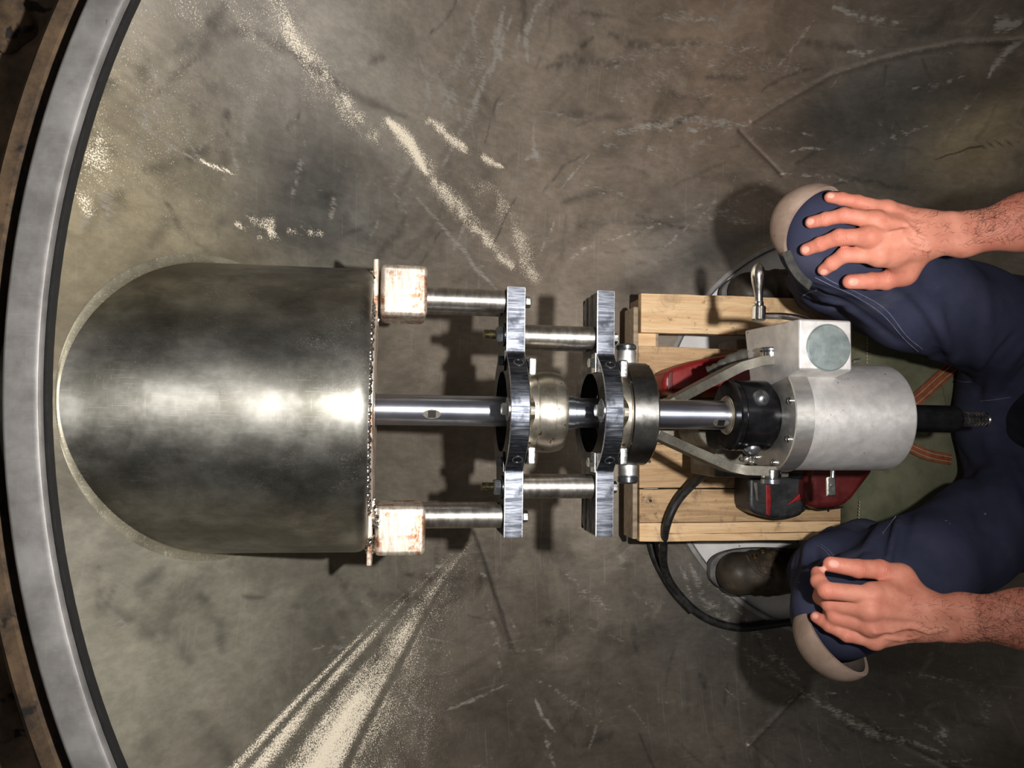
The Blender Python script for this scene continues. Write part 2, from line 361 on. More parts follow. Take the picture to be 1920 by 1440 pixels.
def build_bowl():
    th = np.r_[np.linspace(-60, 58, 90, endpoint=False), np.linspace(58, 300, 1240, endpoint=False)] * math.pi / 180
    t = np.r_[0.0, np.linspace(0.004, 1.0, 330)]
    T, H = np.meshgrid(t, th, indexing='ij'); r = BR0 + (BR1 - BR0) * T
    X = BC0[0] + (BC1[0] - BC0[0]) * T + r * np.cos(H); Y = BC0[1] + (BC1[1] - BC0[1]) * T + r * np.sin(H); Z = BZ * T ** BP
    sh = X.shape; X = X.ravel(); Y = Y.ravel(); Z = Z.ravel()
    dust = np.zeros(X.shape); smear = np.zeros(X.shape); dark = np.zeros(X.shape); dz = np.zeros(X.shape)
    wob = (fbm(X * 18, Y * 18, 3) - 0.45) * 0.05; WX = X + wob; WY = Y + (fbm(X * 18 + 40, Y * 18 + 9, 3) - 0.45) * 0.05
    # ---- base colour, patch by patch
    base = np.tile(np.array(s2l(118, 110, 99)), (X.size, 1))
    def patch(px, py, rx, rgb, amt, ang=0):
        c = on_bowl(px, py); rr = rx
        d = np.exp(-(((WX - c[0]) ** 2 + (WY - c[1]) ** 2) / (rr * rr))) * amt
        base[:] = base * (1 - d[:, None]) + np.array(s2l(*rgb)) * d[:, None]
    patch(1350, 120, 0.42, (132, 114, 98), 0.9); patch(1000, 150, 0.30, (142, 131, 118), 0.8); patch(230, 300, 0.26, (156, 147, 120), 0.9)
    patch(520, 60, 0.22, (174, 169, 160), 0.9); patch(600, 400, 0.14, (104, 106, 104), 0.8); patch(300, 1200, 0.28, (146, 144, 130), 0.9)  # first patch: pale polish and dust, with its highlight painted into the colour
    patch(620, 1130, 0.14, (112, 110, 100), 0.6); patch(1100, 1250, 0.32, (98, 92, 82), 0.8); patch(1350, 1100, 0.22, (92, 90, 86), 0.8); patch(1650, 1350, 0.35, (80, 77, 72), 0.8)
    patch(1650, 230, 0.2, (104, 104, 100), 0.8); patch(1830, 270, 0.13, (150, 136, 108), 0.8); patch(1300, 470, 0.16, (110, 108, 104), 0.7); patch(130, 1000, 0.1, (158, 155, 144), 0.6)  # first two: arm shadow and the lit gap beside it, put into the colour
    # ---- deposits: (points, half width m, strength, kind)
    def stroke(pts, w, a, tgt=None, edge=1.6, brk=0.0, sc=60):
        P = BP2(*pts); x0 = min(p[0] for p in P) - 3 * w - .03; x1 = max(p[0] for p in P) + 3 * w + .03; y0 = min(p[1] for p in P) - 3 * w - .03; y1 = max(p[1] for p in P) + 3 * w + .03
        k = np.nonzero((X > x0) & (X < x1) & (Y > y0) & (Y < y1))[0]
        if not len(k): return
        D, S = poly_dist(WX[k] * .35 + X[k] * .65, WY[k] * .35 + Y[k] * .65, P); ww = w * (0.35 + 0.65 * np.sin(np.pi * np.clip(S, 0.03, 0.97)) ** 0.6)
        v = np.exp(-(D / ww) ** 2 * edge) * a
        if brk: v = v * np.clip((fbm(X[k] * sc, Y[k] * sc, 3) - 0.44) * 5 * brk + 1 - brk * 0.5, 0, 1)
        g = dust if tgt is None else tgt; g[k] = np.maximum(g[k], v)
    # big pale fan running down to the lower left
    A = np.array(on_bowl(418, 1440)[:2]); B = np.array(on_bowl(886, 1004)[:2]); u = (B - A) / np.linalg.norm(B - A); nn = np.array([-u[1], u[0]])
    if nn.dot(np.array(on_bowl(700, 1400)[:2]) - A) < 0: nn = -nn
    s_ = ((X - A[0]) * u[0] + (Y - A[1]) * u[1]) / np.linalg.norm(B - A); p_ = (X - A[0]) * nn[0] + (Y - A[1]) * nn[1] + (fbm(X * 9, Y * 9, 2) - .4) * .010
    wid = 0.035 + 0.46 * np.clip(1 - s_, 0, 2) ** 1.05; q = p_ / wid
    fan = np.where((q > 0) & (s_ < 1.0), np.clip(q * 40, 0, 1) * np.exp(-(q * 1.12) ** 1.8), 0)
    streak = n1(q * 16 + 3) * 0.35 + n1(q * 45 + 50) * 0.2 + 0.5
    streak *= 1 - .8 * np.exp(-((q - .13) / .03) ** 2) - .7 * np.exp(-((q - .37 + .05 * (s_ - .3)) / .022) ** 2) - .7 * np.exp(-((q - .05) / .012) ** 2)
    dust[:] = np.maximum(dust, fan * np.clip(streak, 0, 1.05) * np.clip(0.40 + 0.62 * (1 - s_), 0.25, 0.95) * np.clip(0.30 + 1.15 * fbm(X * 20, Y * 20, 4), 0, .86))
    # band of dust falling from the top edge
    stroke([(505, -20), (560, 90), (640, 190), (700, 250)], 0.045, 0.46, brk=0.3); stroke([(720, 228), (790, 300), (860, 390), (960, 500)], 0.036, 0.46, brk=0.35, sc=40)
    stroke([(730, 230), (770, 270), (800, 320)], 0.024, 0.6); stroke([(790, 215), (850, 265), (950, 315)], 0.020, 0.5, brk=0.6); stroke([(880, 330), (960, 420), (1000, 520)], 0.055, 0.40, brk=0.5, sc=25)
    stroke([(780, 370), (880, 480), (930, 540)], 0.012, 0.5, smear); stroke([(360, 0), (470, 60), (610, 150)], 0.17, 0.26, brk=0.4, sc=50)
    stroke([(200, 60), (220, 200), (170, 330)], 0.13, 0.22, brk=0.3, sc=70); stroke([(250, 20), (330, 220), (300, 400)], 0.16, 0.19, brk=0.3, sc=60)
    stroke([(185, 215), (175, 300), (160, 400)], 0.020, 0.42, brk=0.7); stroke([(268, 210), (285, 250), (330, 285), (385, 312), (440, 333)], 0.0045, 0.6, smear); stroke([(360, 300), (440, 333)], 0.004, 0.6)
    stroke([(400, 440), (470, 430), (540, 436)], 0.022, 0.52, brk=1.0, sc=70); stroke([(470, 410), (520, 415), (600, 440)], 0.02, 0.42, brk=1.0, sc=70)
    # wiped marks
    for pts, w, a in ((((880, 20), (905, 110), (870, 190)), .020, .5), (((945, 10), (930, 80), (940, 110)), .012, .7), (((1000, 30), (985, 60), (990, 110)), .010, .8), (((975, 60), (965, 100), (975, 120)), .012, .55),
                      (((960, 30), (900, 180), (830, 310)), .011, .62), (((880, 80), (840, 160), (830, 250)), .022, .5), (((830, 170), (845, 190), (860, 215)), .028, .72), (((785, 110), (800, 160), (810, 200)), .006, .8),
                      (((1000, 230), (998, 260), (1005, 300)), .007, .8), (((995, 265), (1005, 290), (985, 300)), .012, .7), (((1105, 290), (1075, 330), (1045, 360)), .004, .75), (((700, 100), (715, 130)), .006, .5),
                      (((1120, 120), (1300, 85), (1420, 90)), .03, .36), (((1140, 190), (1300, 110), (1500, 130)), .05, .34), (((1130, 250), (1280, 225), (1410, 240)), .020, .5), (((1180, 160), (1320, 175), (1440, 200)), .04, .32),
                      (((1560, 15), (1640, 40), (1690, 40)), .012, .6), (((1120, 270), (1250, 280), (1390, 240)), .015, .4), (((1870, 30), (1890, 45), (1915, 40)), .016, .75), (((1850, 140), (1890, 95), (1915, 80)), .014, .7),
                      (((1480, 290), (1510, 275), (1545, 278)), .006, .7), (((1590, 95), (1620, 100), (1640, 90)), .010, .7), (((1300, 420), (1370, 390), (1450, 330)), .02, .4), (((1360, 400), (1380, 330)), .006, .5),
                      (((700, 440), (705, 400)), .006, .5), (((730, 360), (745, 330), (790, 280)), .016, .4), (((760, 400), (740, 370)), .018, .45), (((1000, 1310), (1012, 1340), (1040, 1370)), .007, .85), (((1020, 1375), (1040, 1440)), .010, .6),
                      (((830, 1335), (890, 1310), (952, 1282)), .006, .62), (((1060, 1060), (1090, 1110), (1140, 1140)), .02, .4), (((1160, 1060), (1175, 1070)), .01, .45), (((1290, 1060), (1330, 1130), (1370, 1170)), .022, .5),
                      (((1310, 1040), (1350, 1100), (1390, 1150)), .012, .55), (((1400, 1160), (1450, 1230), (1500, 1270)), .022, .42), (((1350, 1190), (1420, 1240), (1500, 1290)), .012, .45), (((1500, 1295), (1620, 1370), (1760, 1410)), .016, .5),
                      (((1700, 1260), (1830, 1290), (1920, 1310)), .014, .42), (((1760, 1380), (1770, 1370)), .022, .6), (((1860, 1260), (1850, 1340), (1840, 1390)), .022, .35), (((1360, 1290), (1400, 1320)), .004, .6),
                      (((755, 1290), (980, 1240)), .004, .25), (((770, 1195), (900, 1220)), .003, .6), (((700, 1095), (715, 1060)), .006, .4), (((480, 560), (540, 590)), .0, .0), (((640, 60), (690, 150)), .02, .3), (((1000, 20), (1020, 0)), .012, .55),
                      (((560, 1430), (900, 1260)), .0, .0), (((1200, 1010), (1230, 1090)), .008, .3), (((1080, 985), (1130, 1010)), .006, .3), (((1250, 980), (1290, 1040), (1330, 1060)), .014, .35)):
        if w: stroke(pts, w, a, smear, 1.3, 0.35, 90)
    # many faint wipes and rubs left by hands and boots
    rg = np.random.default_rng(21)
    for x0, x1, y0, y1, n, ang, sp in ((480, 1080, 0, 480, 90, -.95, .35), (1050, 1500, 20, 520, 60, -.15, .3), (620, 1150, 1040, 1440, 60, .75, .9), (1180, 1560, 980, 1440, 50, .85, .35), (130, 480, 20, 470, 70, -1.1, .6), (1450, 1920, 60, 380, 40, -.35, .5), (130, 480, 1080, 1440, 16, 1.1, .5), (1500, 1920, 1240, 1440, 26, .4, .3)):
        for _ in range(n):
            cx_, cy_ = rg.uniform(x0, x1), rg.uniform(y0, y1); a_ = rg.normal(ang, sp); l_ = rg.uniform(15, 70); b_ = rg.uniform(-10, 10)
            dx, dy = math.cos(a_) * l_, math.sin(a_) * l_
            stroke([(cx_ - dx, cy_ - dy), (cx_ + dy * b_ / 60, cy_ - dx * b_ / 60), (cx_ + dx, cy_ + dy)], rg.uniform(.0025, .012), rg.uniform(.22, .55), smear if rg.random() < .68 else dark, 1.4, .5, 80)
    # darker wear, and cast shadows painted into the colour
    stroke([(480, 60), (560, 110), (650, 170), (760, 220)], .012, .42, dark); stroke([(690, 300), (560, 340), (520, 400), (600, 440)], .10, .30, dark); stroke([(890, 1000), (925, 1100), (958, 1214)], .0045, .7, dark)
    stroke([(1180, 540), (1300, 490), (1440, 430)], .05, .42, dark); stroke([(1430, 270), (1560, 220), (1700, 190), (1880, 150)], .11, .5, dark); stroke([(1440, 1180), (1560, 1280), (1700, 1310)], .06, .3, dark)  # painted shadows: band beside the raised knee, arm shadow, other knee's shadow
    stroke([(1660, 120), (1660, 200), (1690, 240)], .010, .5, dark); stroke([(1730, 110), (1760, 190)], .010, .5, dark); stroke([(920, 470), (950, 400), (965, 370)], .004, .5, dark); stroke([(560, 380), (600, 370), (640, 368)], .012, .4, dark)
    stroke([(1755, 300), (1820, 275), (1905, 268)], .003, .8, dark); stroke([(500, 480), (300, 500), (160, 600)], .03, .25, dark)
    # plate joints: a weld line proud of the surface
    for pts, h in (([(1410, 228), (1470, 190), (1560, 140), (1640, 115), (1700, 100), (1800, 80), (1930, 74)], .0022), ([(1386, 246), (1425, 285), (1466, 328)], -.0015), ([(1405, 1396), (1455, 1345), (1505, 1291)], .002),
                   ([(1505, 1291), (1600, 1345), (1700, 1400), (1800, 1450)], .0015), ([(1405, 1396), (1450, 1436)], .0015), ([(890, 1000), (925, 1100), (958, 1214)], -.0006)):
        D, S = poly_dist(X, Y, BP2(*pts)); dz += h * np.exp(-(D / .0055) ** 2)
        k = np.exp(-(D / .005) ** 2); (smear if h > 0 else dark)[:] = np.maximum((smear if h > 0 else dark), k * (.30 if h > 0 else .55))
    dz += (fbm(X * 6, Y * 6, 3) - .47) * .004
    a = np.arange(sh[0] - 1)[:, None] * sh[1]; b = np.arange(sh[1])[None]; c = (np.arange(sh[1]) + 1)[None] % sh[1]
    Fq = np.stack([a + b, a + c, a + sh[1] + c, a + sh[1] + b], -1).reshape(-1, 4)
    V = np.stack([X, Y, Z + dz], 1)
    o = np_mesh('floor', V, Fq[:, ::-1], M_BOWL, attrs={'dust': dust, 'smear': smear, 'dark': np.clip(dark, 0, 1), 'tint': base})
    n = o.data.polygons[5000].normal
    if n.z < 0: o.data.flip_normals()
    tag(o, 'scratched dusty grey steel dish-shaped floor of the vessel', kind='structure')
    return o
build_bowl()

def ring_bm(prof, c, segs=256):
    """closed profile (radius, z) swept round the vertical axis through c"""
    bm = bmesh.new(); R = []
    for k in range(segs):
        a = 2 * math.pi * k / segs; R.append([bm.verts.new((c[0] + r * math.cos(a), c[1] + r * math.sin(a), z)) for r, z in prof])
    n = len(prof)
    for k in range(segs):
        for j in range(n): bm.faces.new((R[k][j], R[(k + 1) % segs][j], R[(k + 1) % segs][(j + 1) % n], R[k][(j + 1) % n]))
    bmesh.ops.recalc_face_normals(bm, faces=bm.faces[:]); return bm
RC = tuple(BC1)
tag(obj('trim_1', ring_bm([(1.2637, .66), (1.2637, .702), (1.2660, .7065), (1.2710, .7085), (1.3010, .7085), (1.3045, .7065), (1.3065, .703), (1.3065, .66)], RC), M_RIM),
    'flat dull grey steel rim ring round the top of the vessel', kind='structure')
tag(obj('trim_4', ring_bm([(1.2590, .66), (1.2590, .6975), (1.2598, .6985), (1.2625, .6985), (1.2625, .66)], RC), M_GAP), 'dark narrow joint inside the steel rim ring', kind='structure')
tag(obj('trim_2', ring_bm([(1.3240, .50), (1.3240, .684), (1.3280, .688), (1.3440, .688), (1.3510, .680), (1.3510, .50)], RC), M_RUST), 'rusty brown flange ring outside the steel rim', kind='structure')
bm = ring_bm([(1.375, .40), (1.375, .575), (1.385, .585), (1.80, .585), (1.80, .40)], RC, 160); tag(obj('floor.001', bm, M_SOIL), 'dark dirty ground outside the vessel rim', kind='structure')
tag(obj('floor.003', ring_bm([(1.300, .45), (1.300, .50), (1.38, .50), (1.38, .45)], RC, 160), M_GAP), 'dark gap floor between flange ring and soil', kind='structure')
for (px, py, rx, sd) in ((4, 1262, .030, 3), (30, 1345, .024, 5), (14, 30, .032, 8)):
    c = at(px, py, .59); bm = bmesh.new(); blob(bm, c, rx, sd, .3, 4, (1, 1.25, .55))
    tag(obj('dirt_clod', bm, M_RUST, base=c), {3: 'larger crusty brown dirt clod beside the rusty flange, lower down', 5: 'small brown dirt clod under the larger crusty clod', 8: 'brown dirt heap outside the rim in the top corner'}[sd], 'clod')
bm = bmesh.new(); lathe(bm, [(-.03, 0), (-.03, .52), (-.014, .52), (-.014, 0)], (BC0[0], BC0[1], 0), 'Z', 96, caps=False)
tag(obj('floor.002', bm, M_SHEET), 'crumpled white sheet covering the round bottom of the vessel', kind='structure')
tag(obj('trim_3', ring_bm([(.478, -.016), (.478, -.003), (.483, .001), (.492, .0008), (.494, -.016)], tuple(BC0), 200), M_RIM), 'dark inner edge of the steel floor round the white bottom', kind='structure')

# ------------------------------------------------------------------ the round-nosed shaft housing welded into the wall
XE = at(690, 775, AX_Z + BOSS_R - .012)[0]
boss = thing('shaft_housing', 'large round scuffed stainless shaft housing welded into the vessel wall', 'housing', (XE - .2, BOSS_Y, AX_Z - BOSS_R))
bm = bmesh.new(); f = .018
prof = [(-.62, BOSS_R * .985)] + [(-.62 + .6 * k / 24 * (1 - f / .6), BOSS_R * (.985 + .015 * k / 24)) for k in range(1, 25)]
prof = [(s_ , r) for s_, r in prof if s_ < -f - .001] + [(-f + f * math.sin(a), BOSS_R - f + f * math.cos(a)) for a in np.linspace(0, math.pi / 2, 9)] + [(0, .190), (-.010, .186), (-.010, .03)]
lathe(bm, prof, (XE, BOSS_Y, AX_Z), 'X', 160, caps=False); obj('shell', bm, M_BOSS, boss, sharp=40)
bm = bmesh.new(); lathe(bm, [(-.009, .03), (.006, .03), (.006, .158), (.0045, .160), (-.009, .160)], (XE, BOSS_Y, AX_Z), 'X', 128, caps=False); obj('end_plate', bm, M_BLOCK, boss)
bm = bmesh.new(); lathe(bm, [(-.012, .0247), (.0062, .0247), (.0062, .0275), (-.012, .0275)], (XE, BOSS_Y, AX_Z), 'X', 64, caps=False); obj('seal_ring', bm, M_BLACK_OXIDE, boss, label='black seal ring')
bm = bmesh.new()
for k in range(170):
    a = 2 * math.pi * k / 170; blob(bm, (XE - .001, BOSS_Y + .1625 * math.cos(a), AX_Z + .1625 * math.sin(a)), .0046 + .0009 * math.sin(k * 2.3), k, .15, 2)
obj('weld_bead', bm, M_WELD, boss, label='bright lumpy weld bead')
def boss_fillet():
    V = []; n = 0
    for ph in np.linspace(math.radians(-6), math.radians(186), 150):
        cy, cz = math.cos(ph), math.sin(ph)
        def meet(r):
            y = BOSS_Y + r * cy; z = AX_Z + r * cz; lo, hi = -.75, .3
            for _ in range(40):
                m = (lo + hi) / 2
                if bowl_h(m, y) > z: lo = m
                else: hi = m
            return np.array([lo, y, z])
        I = meet(BOSS_R * .99); k_ = abs(cy) ** 1.5; Bq = meet(BOSS_R * .99 + .0015 + .012 * k_); A_ = I + np.array([.003 + .014 * k_, 0, 0])
        A_[1] = BOSS_Y + BOSS_R * .992 * cy; A_[2] = AX_Z + BOSS_R * .992 * cz
        for t in np.linspace(0, 1, 11):
            p = (1 - t) ** 2 * A_ + 2 * t * (1 - t) * I + t * t * Bq; p[2] += .0012 * math.sin(math.pi * t); V.append(p)
        n += 1
    Fq = [(i * 11 + j, i * 11 + j + 1, (i + 1) * 11 + j + 1, (i + 1) * 11 + j) for i in range(n - 1) for j in range(10)]
    o = np_mesh('weld_fillet', V, Fq, M_FILLET, boss); o['label'] = 'smooth blended weld fillet round the housing'
    if o.data.polygons[len(o.data.polygons) // 2].normal.z < 0: o.data.flip_normals()
M_FILLET = metal_mat('fillet_steel', s2l(118, 113, 97), s2l(156, 150, 130), 14, (0.36, 0.5), 0.6, (1, 1, 1), 0.4, (0.85, 0.82, 0.75), 0.15)
boss_fillet()
# ------------------------------------------------------------------ boring rig on the shaft line
AY = BOSS_Y + .001
def X_at(px, z): return at(px, 775, z)[0]
def Y_at(py, px, z): return at(px, py, z)[1]

# the two ground steel blocks tacked to the end of the housing
def mounting_block(px0, px1, py0, py1, tab, label, rod_y, ztop=.508):
    lo = at(px0, py1, ztop); hi = at(px1, py0, ztop); c = (lo + hi) / 2
    t = thing('mounting_block', label, 'block', (c[0], c[1], ztop - .105), 'blocks tacked to the housing')
    bm = bmesh.new(); box(bm, (lo[0], lo[1], ztop - .105), (hi[0], hi[1], ztop), .008, 3); obj('block', bm, M_BLOCK, t)
    a = at(tab[0], tab[3], ztop); b = at(tab[1], tab[2], ztop)
    bm = bmesh.new(); box(bm, (a[0], a[1], ztop - .10), (b[0], b[1], ztop + .001), .0015, 1); obj('tab', bm, M_BLOCK, t)
    for j, (wx, wy) in enumerate(tab[4]):
        bm = bmesh.new(); p = at(wx, wy, ztop - .004)
        for i in range(5): blob(bm, p + np.array([RNG.uniform(-.003, .003), (i - 2) * .0052, RNG.uniform(-.004, .003)]), .0062, i + 7 * j, .4, 2)
        for i in range(4): blob(bm, p + np.array([RNG.uniform(-.004, .004), RNG.uniform(-.012, .012), -.015 - .012 * i]), .0062, i + 17 * j, .4, 2)
        obj('weld_bead', bm, M_WELD, t, label='shiny lumpy weld bead')
    return t, c
blk_u, cu = mounting_block(712, 803, 497, 590, (698, 711, 485, 611, ((699, 525), (699, 582))), 'rust-stained ground steel block tacked to the housing, beside the knee with spread fingers', 563)
blk_l, cl = mounting_block(701, 799, 949, 1044, (687, 700, 936, 1062, ((693, 950), (694, 1020), (704, 972))), 'orange-stained ground steel block tacked to the housing, on the cable side', 968)

XP1 = (X_at(949, .515), X_at(985, .515)); XP2 = (X_at(1121, .515), X_at(1155, .515))
def plate_outline(n=150, half=.197, wz=.046, R=.100):
    top = []
    ys = np.r_[half, np.linspace(half - .002, -half + .002, n), -half]
    for y in ys:
        disc = math.sqrt(max(R * R - y * y, 0)); k = .012; h = max(k - abs(wz - disc), 0) / k; z = max(wz, disc) + h * h * k * .25
        top.append((y, z))
    bot = [(y, -z) for y, z in top[::-1]]
    bot[0] = (bot[0][0] + .016, bot[0][1]); bot[-1] = (bot[-1][0] - .016, bot[-1][1])
    bot.insert(0, (-half, -wz + .016)); bot.append((half, -wz + .016)); return top + bot
def plate_mesh(x0, x1, bore):
    bm = bmesh.new(); P = plate_outline(); b = .0022
    def loop(x, sc, off): return [bm.verts.new((x, AY + p[0] * sc, AX_Z + p[1] * sc)) for p in P]
    def inner(x): 
        out = []
        for p in P:
            a = math.atan2(p[1], p[0]); out.append(bm.verts.new((x, AY + bore * math.cos(a), AX_Z + bore * math.sin(a))))
        return out
    s = .985
    s = .988; b = .0014
    L = [inner(x0), loop(x0, s, 0), loop(x0 + b, 1, 0), loop(x1 - b, 1, 0), loop(x1, s, 0), inner(x1)]; n = len(P)
    for i, (A, B) in enumerate(zip(L, L[1:] + L[:1])):
        for k in range(n):
            f = bm.faces.new((A[k], A[(k + 1) % n], B[(k + 1) % n], B[k])); f.material_index = 0 if i == 2 else (2 if i in (1, 3) else 1)
    bmesh.ops.remove_doubles(bm, verts=bm.verts[:], dist=1e-6); bmesh.ops.recalc_face_normals(bm, faces=bm.faces[:]); return bm
def bolt_x(parent, x, y, z, direction, r, h, washer=None, name='bolt', mat=None, stud=0.0):
    bm = bmesh.new(); d = direction; w = 0
    if washer:
        cyl(bm, (x, y, z), (x + d * .0028, y, z), washer, 32, .0005, 0 if name == 'adjusting_bolt' else 1); w = .0028
    hexnut(bm, (x + d * w, y, z), (d, 0, 0), r, h)
    if stud:
        prof = [(0, 0), (0, r * .58)]; k = 0; s_ = 0
        while s_ < stud - .0012: prof += [(s_ + .0004, r * .58), (s_ + .001, r * .49)]; s_ += .0016
        prof += [(stud, r * .45), (stud, 0)]; lathe(bm, prof, (x + d * (w + h), y, z), (d, 0, 0), 20, 2, caps=False)
    return obj(name, bm, [mat or M_ZINC, M_BLACK_OXIDE, M_BRASS_THREAD], parent)
M_BRASS_THREAD = metal_mat('yellow_zinc_thread', s2l(112, 108, 92), s2l(156, 150, 128), 60, (0.25, 0.4), 1, (1, 1, 1), 0)
M_DARKNUT = metal_mat('dark_plated_nut', s2l(96, 98, 102), s2l(146, 148, 152), 40, (0.2, 0.35), 0.9, (1, 1, 1), 0.2)
M_TBLACK2 = metal_mat('grey_gland_rubber', s2l(52, 50, 46), s2l(80, 77, 70), 40, (0.5, 0.65), 0.1, (1, 1, 1), 0.1)
M_HOLE = metal_mat('dark_bore', (0.004, 0.004, 0.004), (0.01, 0.01, 0.01), 30, (0.4, 0.6), 0.2, (1, 1, 1), 0)
ZR_T, ZR_B = AX_Z + .022, AX_Z - .0215; RT = .0183
YO = (Y_at(563, 880, ZR_T), Y_at(968, 880, ZR_T)); YI = (Y_at(632, 1050, ZR_T), Y_at(913, 1050, ZR_T))

def bearing_plate(xp, label, first):
    t = thing('bearing_plate', label, 'bracket', (xp[0], AY, AX_Z - .1), 'winged bearing plates of the boring rig')
    obj('plate', plate_mesh(xp[0], xp[1], .066), [M_PLATE_EDGE, M_BLACK_OXIDE, M_STEEL_BRUSH], t, sharp=28)
    # spacer tubes on the side towards the housing
    for i in range(2):
        for zz in (ZR_T, ZR_B):
            if first: a, b, y = (cu[0] if i == 0 else cl[0]) + .02, xp[0], YO[i]
            else: a, b, y = XP1[1], xp[0], YI[i]
            bm = bmesh.new(); cyl(bm, (a, y, zz), (b - .0004, y, zz), RT, 48, .0012); obj('spacer_tube', bm, M_TUBE, t)
    for i in range(2):
        y = YO[i] if first else YI[i]
        bolt_x(t, xp[1], y, ZR_T + .002, 1, .0098, .0085, .0135)
        if first: bolt_x(t, xp[0], YI[i], ZR_T + .004, -1, .0135, .0115, .0185, 'nut', M_DARKNUT, .019)
    # bearing behind the plate: triangular flange, tabs, ring
    bm = bmesh.new()
    x1 = xp[1]; pts = []
    for k in range(3):
        a = math.pi / 2 + 2 * math.pi * k / 3
        for s_ in np.linspace(-.55, .55, 7): pts.append((.086 * math.cos(a) + .016 * math.cos(a + s_ * 2.4), .086 * math.sin(a) + .016 * math.sin(a + s_ * 2.4)))
    prism(bm, [(-p[0], p[1]) for p in pts], frame((x1, AY, AX_Z), (0, -1, 0), (0, 0, 1), (1, 0, 0)), .0075, .001)
    obj('bearing_flange', bm, M_BEARING, t)
    for sgn in (-1, 1):
        bm = bmesh.new(); y = AY + sgn * .069
        box(bm, (x1 + .001, y - .014, AX_Z + .018), (x1 + .014, y + .014, AX_Z + .075), .003, 2); obj('flange_lug', bm, M_ZINC, t, label='bright flange lug')
    if first:
        bm = bmesh.new(); lathe(bm, [(0, .03), (0, .0635), (.014, .0640), (.0145, .0625), (.0145, .03)], (x1 + .0065, AY, AX_Z), 'X', 72, caps=False); obj('bearing_ring', bm, M_BEARING, t)
        xa, xb = x1 + .0195, X_at(1066, AX_Z + .05); L = xb - xa
        prof = [(0, .024), (0, .0605), (.001, .0618)] + [(.003 + (L - .010) * u, .0622 + .0042 * math.sin(math.pi * (.06 + .88 * u)) ** .8) for u in np.linspace(0, 1, 18)] + [(L - .004, .0622), (L - .0015, .0600), (L, .0545), (L, .024)]
        q = [k for k, e in enumerate(prof) if e[0] > L * .55][0]; prof[q:q] = [(L * .548, prof[q - 1][1] + .0001), (L * .55, prof[q - 1][1] - .0009), (L * .556, prof[q - 1][1] - .0009), (L * .558, prof[q - 1][1] + .0001)]; prof.sort(key=lambda e: e[0]); prof[0], prof[1] = (0, .024), (0, .0605); prof = [e for e in prof if e[0] < L - 1e-9] + [(L, .0545), (L, .024)]
        bm = bmesh.new(); lathe(bm, prof, (xa, AY, AX_Z), 'X', 96, caps=False); obj('bearing_body', bm, M_BEARING, t, label='stained barrel-shaped bearing body')
        bm = bmesh.new(); lathe(bm, [(0, .024), (0, .031), (.006, .031), (.007, .028), (.018, .028), (.019, .0262), (.026, .0262), (.026, .024)], (xb, AY, AX_Z), 'X', 64, caps=False); obj('bearing_sleeve', bm, M_CHROME, t)
    else:
        bm = bmesh.new(); lathe(bm, [(0, .03), (0, .074), (.0135, .074), (.014, .03)], (x1 + .007, AY, AX_Z), 'X', 72, caps=False); obj('bearing_ring', bm, M_BEARING, t)
        xa, xb = x1 + .0205, X_at(1233, AX_Z + .07)
        bm = bmesh.new(); lathe(bm, [(0, .03), (0, .0835), (.002, .0855), (xb - xa - .003, .0855), (xb - xa, .0825), (xb - xa, .03)], (xa, AY, AX_Z), 'X', 96, caps=False)
        obj('bearing_body', bm, M_DRUM, t, label='dark drum-shaped bearing body with a worn crown')
        bm = bmesh.new(); lathe(bm, [(0, .024), (0, .034), (.007, .034), (.008, .024)], (xb, AY, AX_Z), 'X', 64, caps=False); obj('bearing_sleeve', bm, M_BLACK_OXIDE, t)
        for i in range(2):
            for zz, w in ((AX_Z + .012, .030), (AX_Z - .018, .030)):
                y = AY + (1 if i == 0 else -1) * .165
                pl = [((w - .005) * (1 if math.cos(a) > 0 else -1) + .005 * math.cos(a), .005 * math.sin(a)) for a in np.linspace(0, 2 * math.pi, 24, endpoint=False)]
                bm = bmesh.new(); prism(bm, pl, frame((xp[0] - .0006, y, zz), (0, 1, 0), (0, 0, -1), (-1, 0, 0)), -.004); obj('slot', bm, M_HOLE, t, label='long dark slot')
    # adjusting screws on the near face, set screws in the edge
    bolt_x(t, xp[0], AY + .002, AX_Z + .081, -1, .0105, .0085, .0185, 'adjusting_bolt')
    for sgn in (-1, 1):
        a = math.radians(28); y = AY + sgn * .080; z = AX_Z + .034
        bm = bmesh.new(); box(bm, (xp[0] - .003, y - .016, z - .010), (xp[0], y + .016, z + .012), .0008, 1); obj('clamp_tab', bm, M_ZINC if not first else M_BLACK_OXIDE, t)
        bolt_x(t, xp[0] - .003, y, z, -1, .0085, .008, None, 'tab_bolt', M_ZINC if not first else M_BLACK_OXIDE)
        y = AY + sgn * .0755; xm = (xp[0] + xp[1]) / 2 + .002; z = AX_Z + math.sqrt(.1 ** 2 - .0755 ** 2)
        nv = Vector((0, y - AY, z - AX_Z)).normalized(); p = Vector((xm, y, z)) - nv * .001
        bm = bmesh.new(); lathe(bm, [(-.004, 0), (-.004, .0085), (.0012, .0085), (.0016, .0078), (.0016, .0066), (-.002, .0062), (-.002, 0)], p, nv, 28, 0, caps=False)
        lathe(bm, [(-.0015, 0), (-.0015, .0045), (.0004, .0042), (.0004, .0022), (-.001, .002), (-.001, 0)], p, nv, 6, 1, caps=False)
        obj('set_screw', bm, [M_DARKNUT, M_ZINC], t)
    return t
M_DRUM = metal_mat('worn_blued_drum', s2l(92, 92, 92), s2l(156, 154, 150), 12, (0.22, 0.36), 1, (1, 1, 1), 0.08, (0.95, 0.93, 0.9), 0.1, aniso=0.4, spots=0.33, spot_col=s2l(140, 84, 62), spot_scale=50)
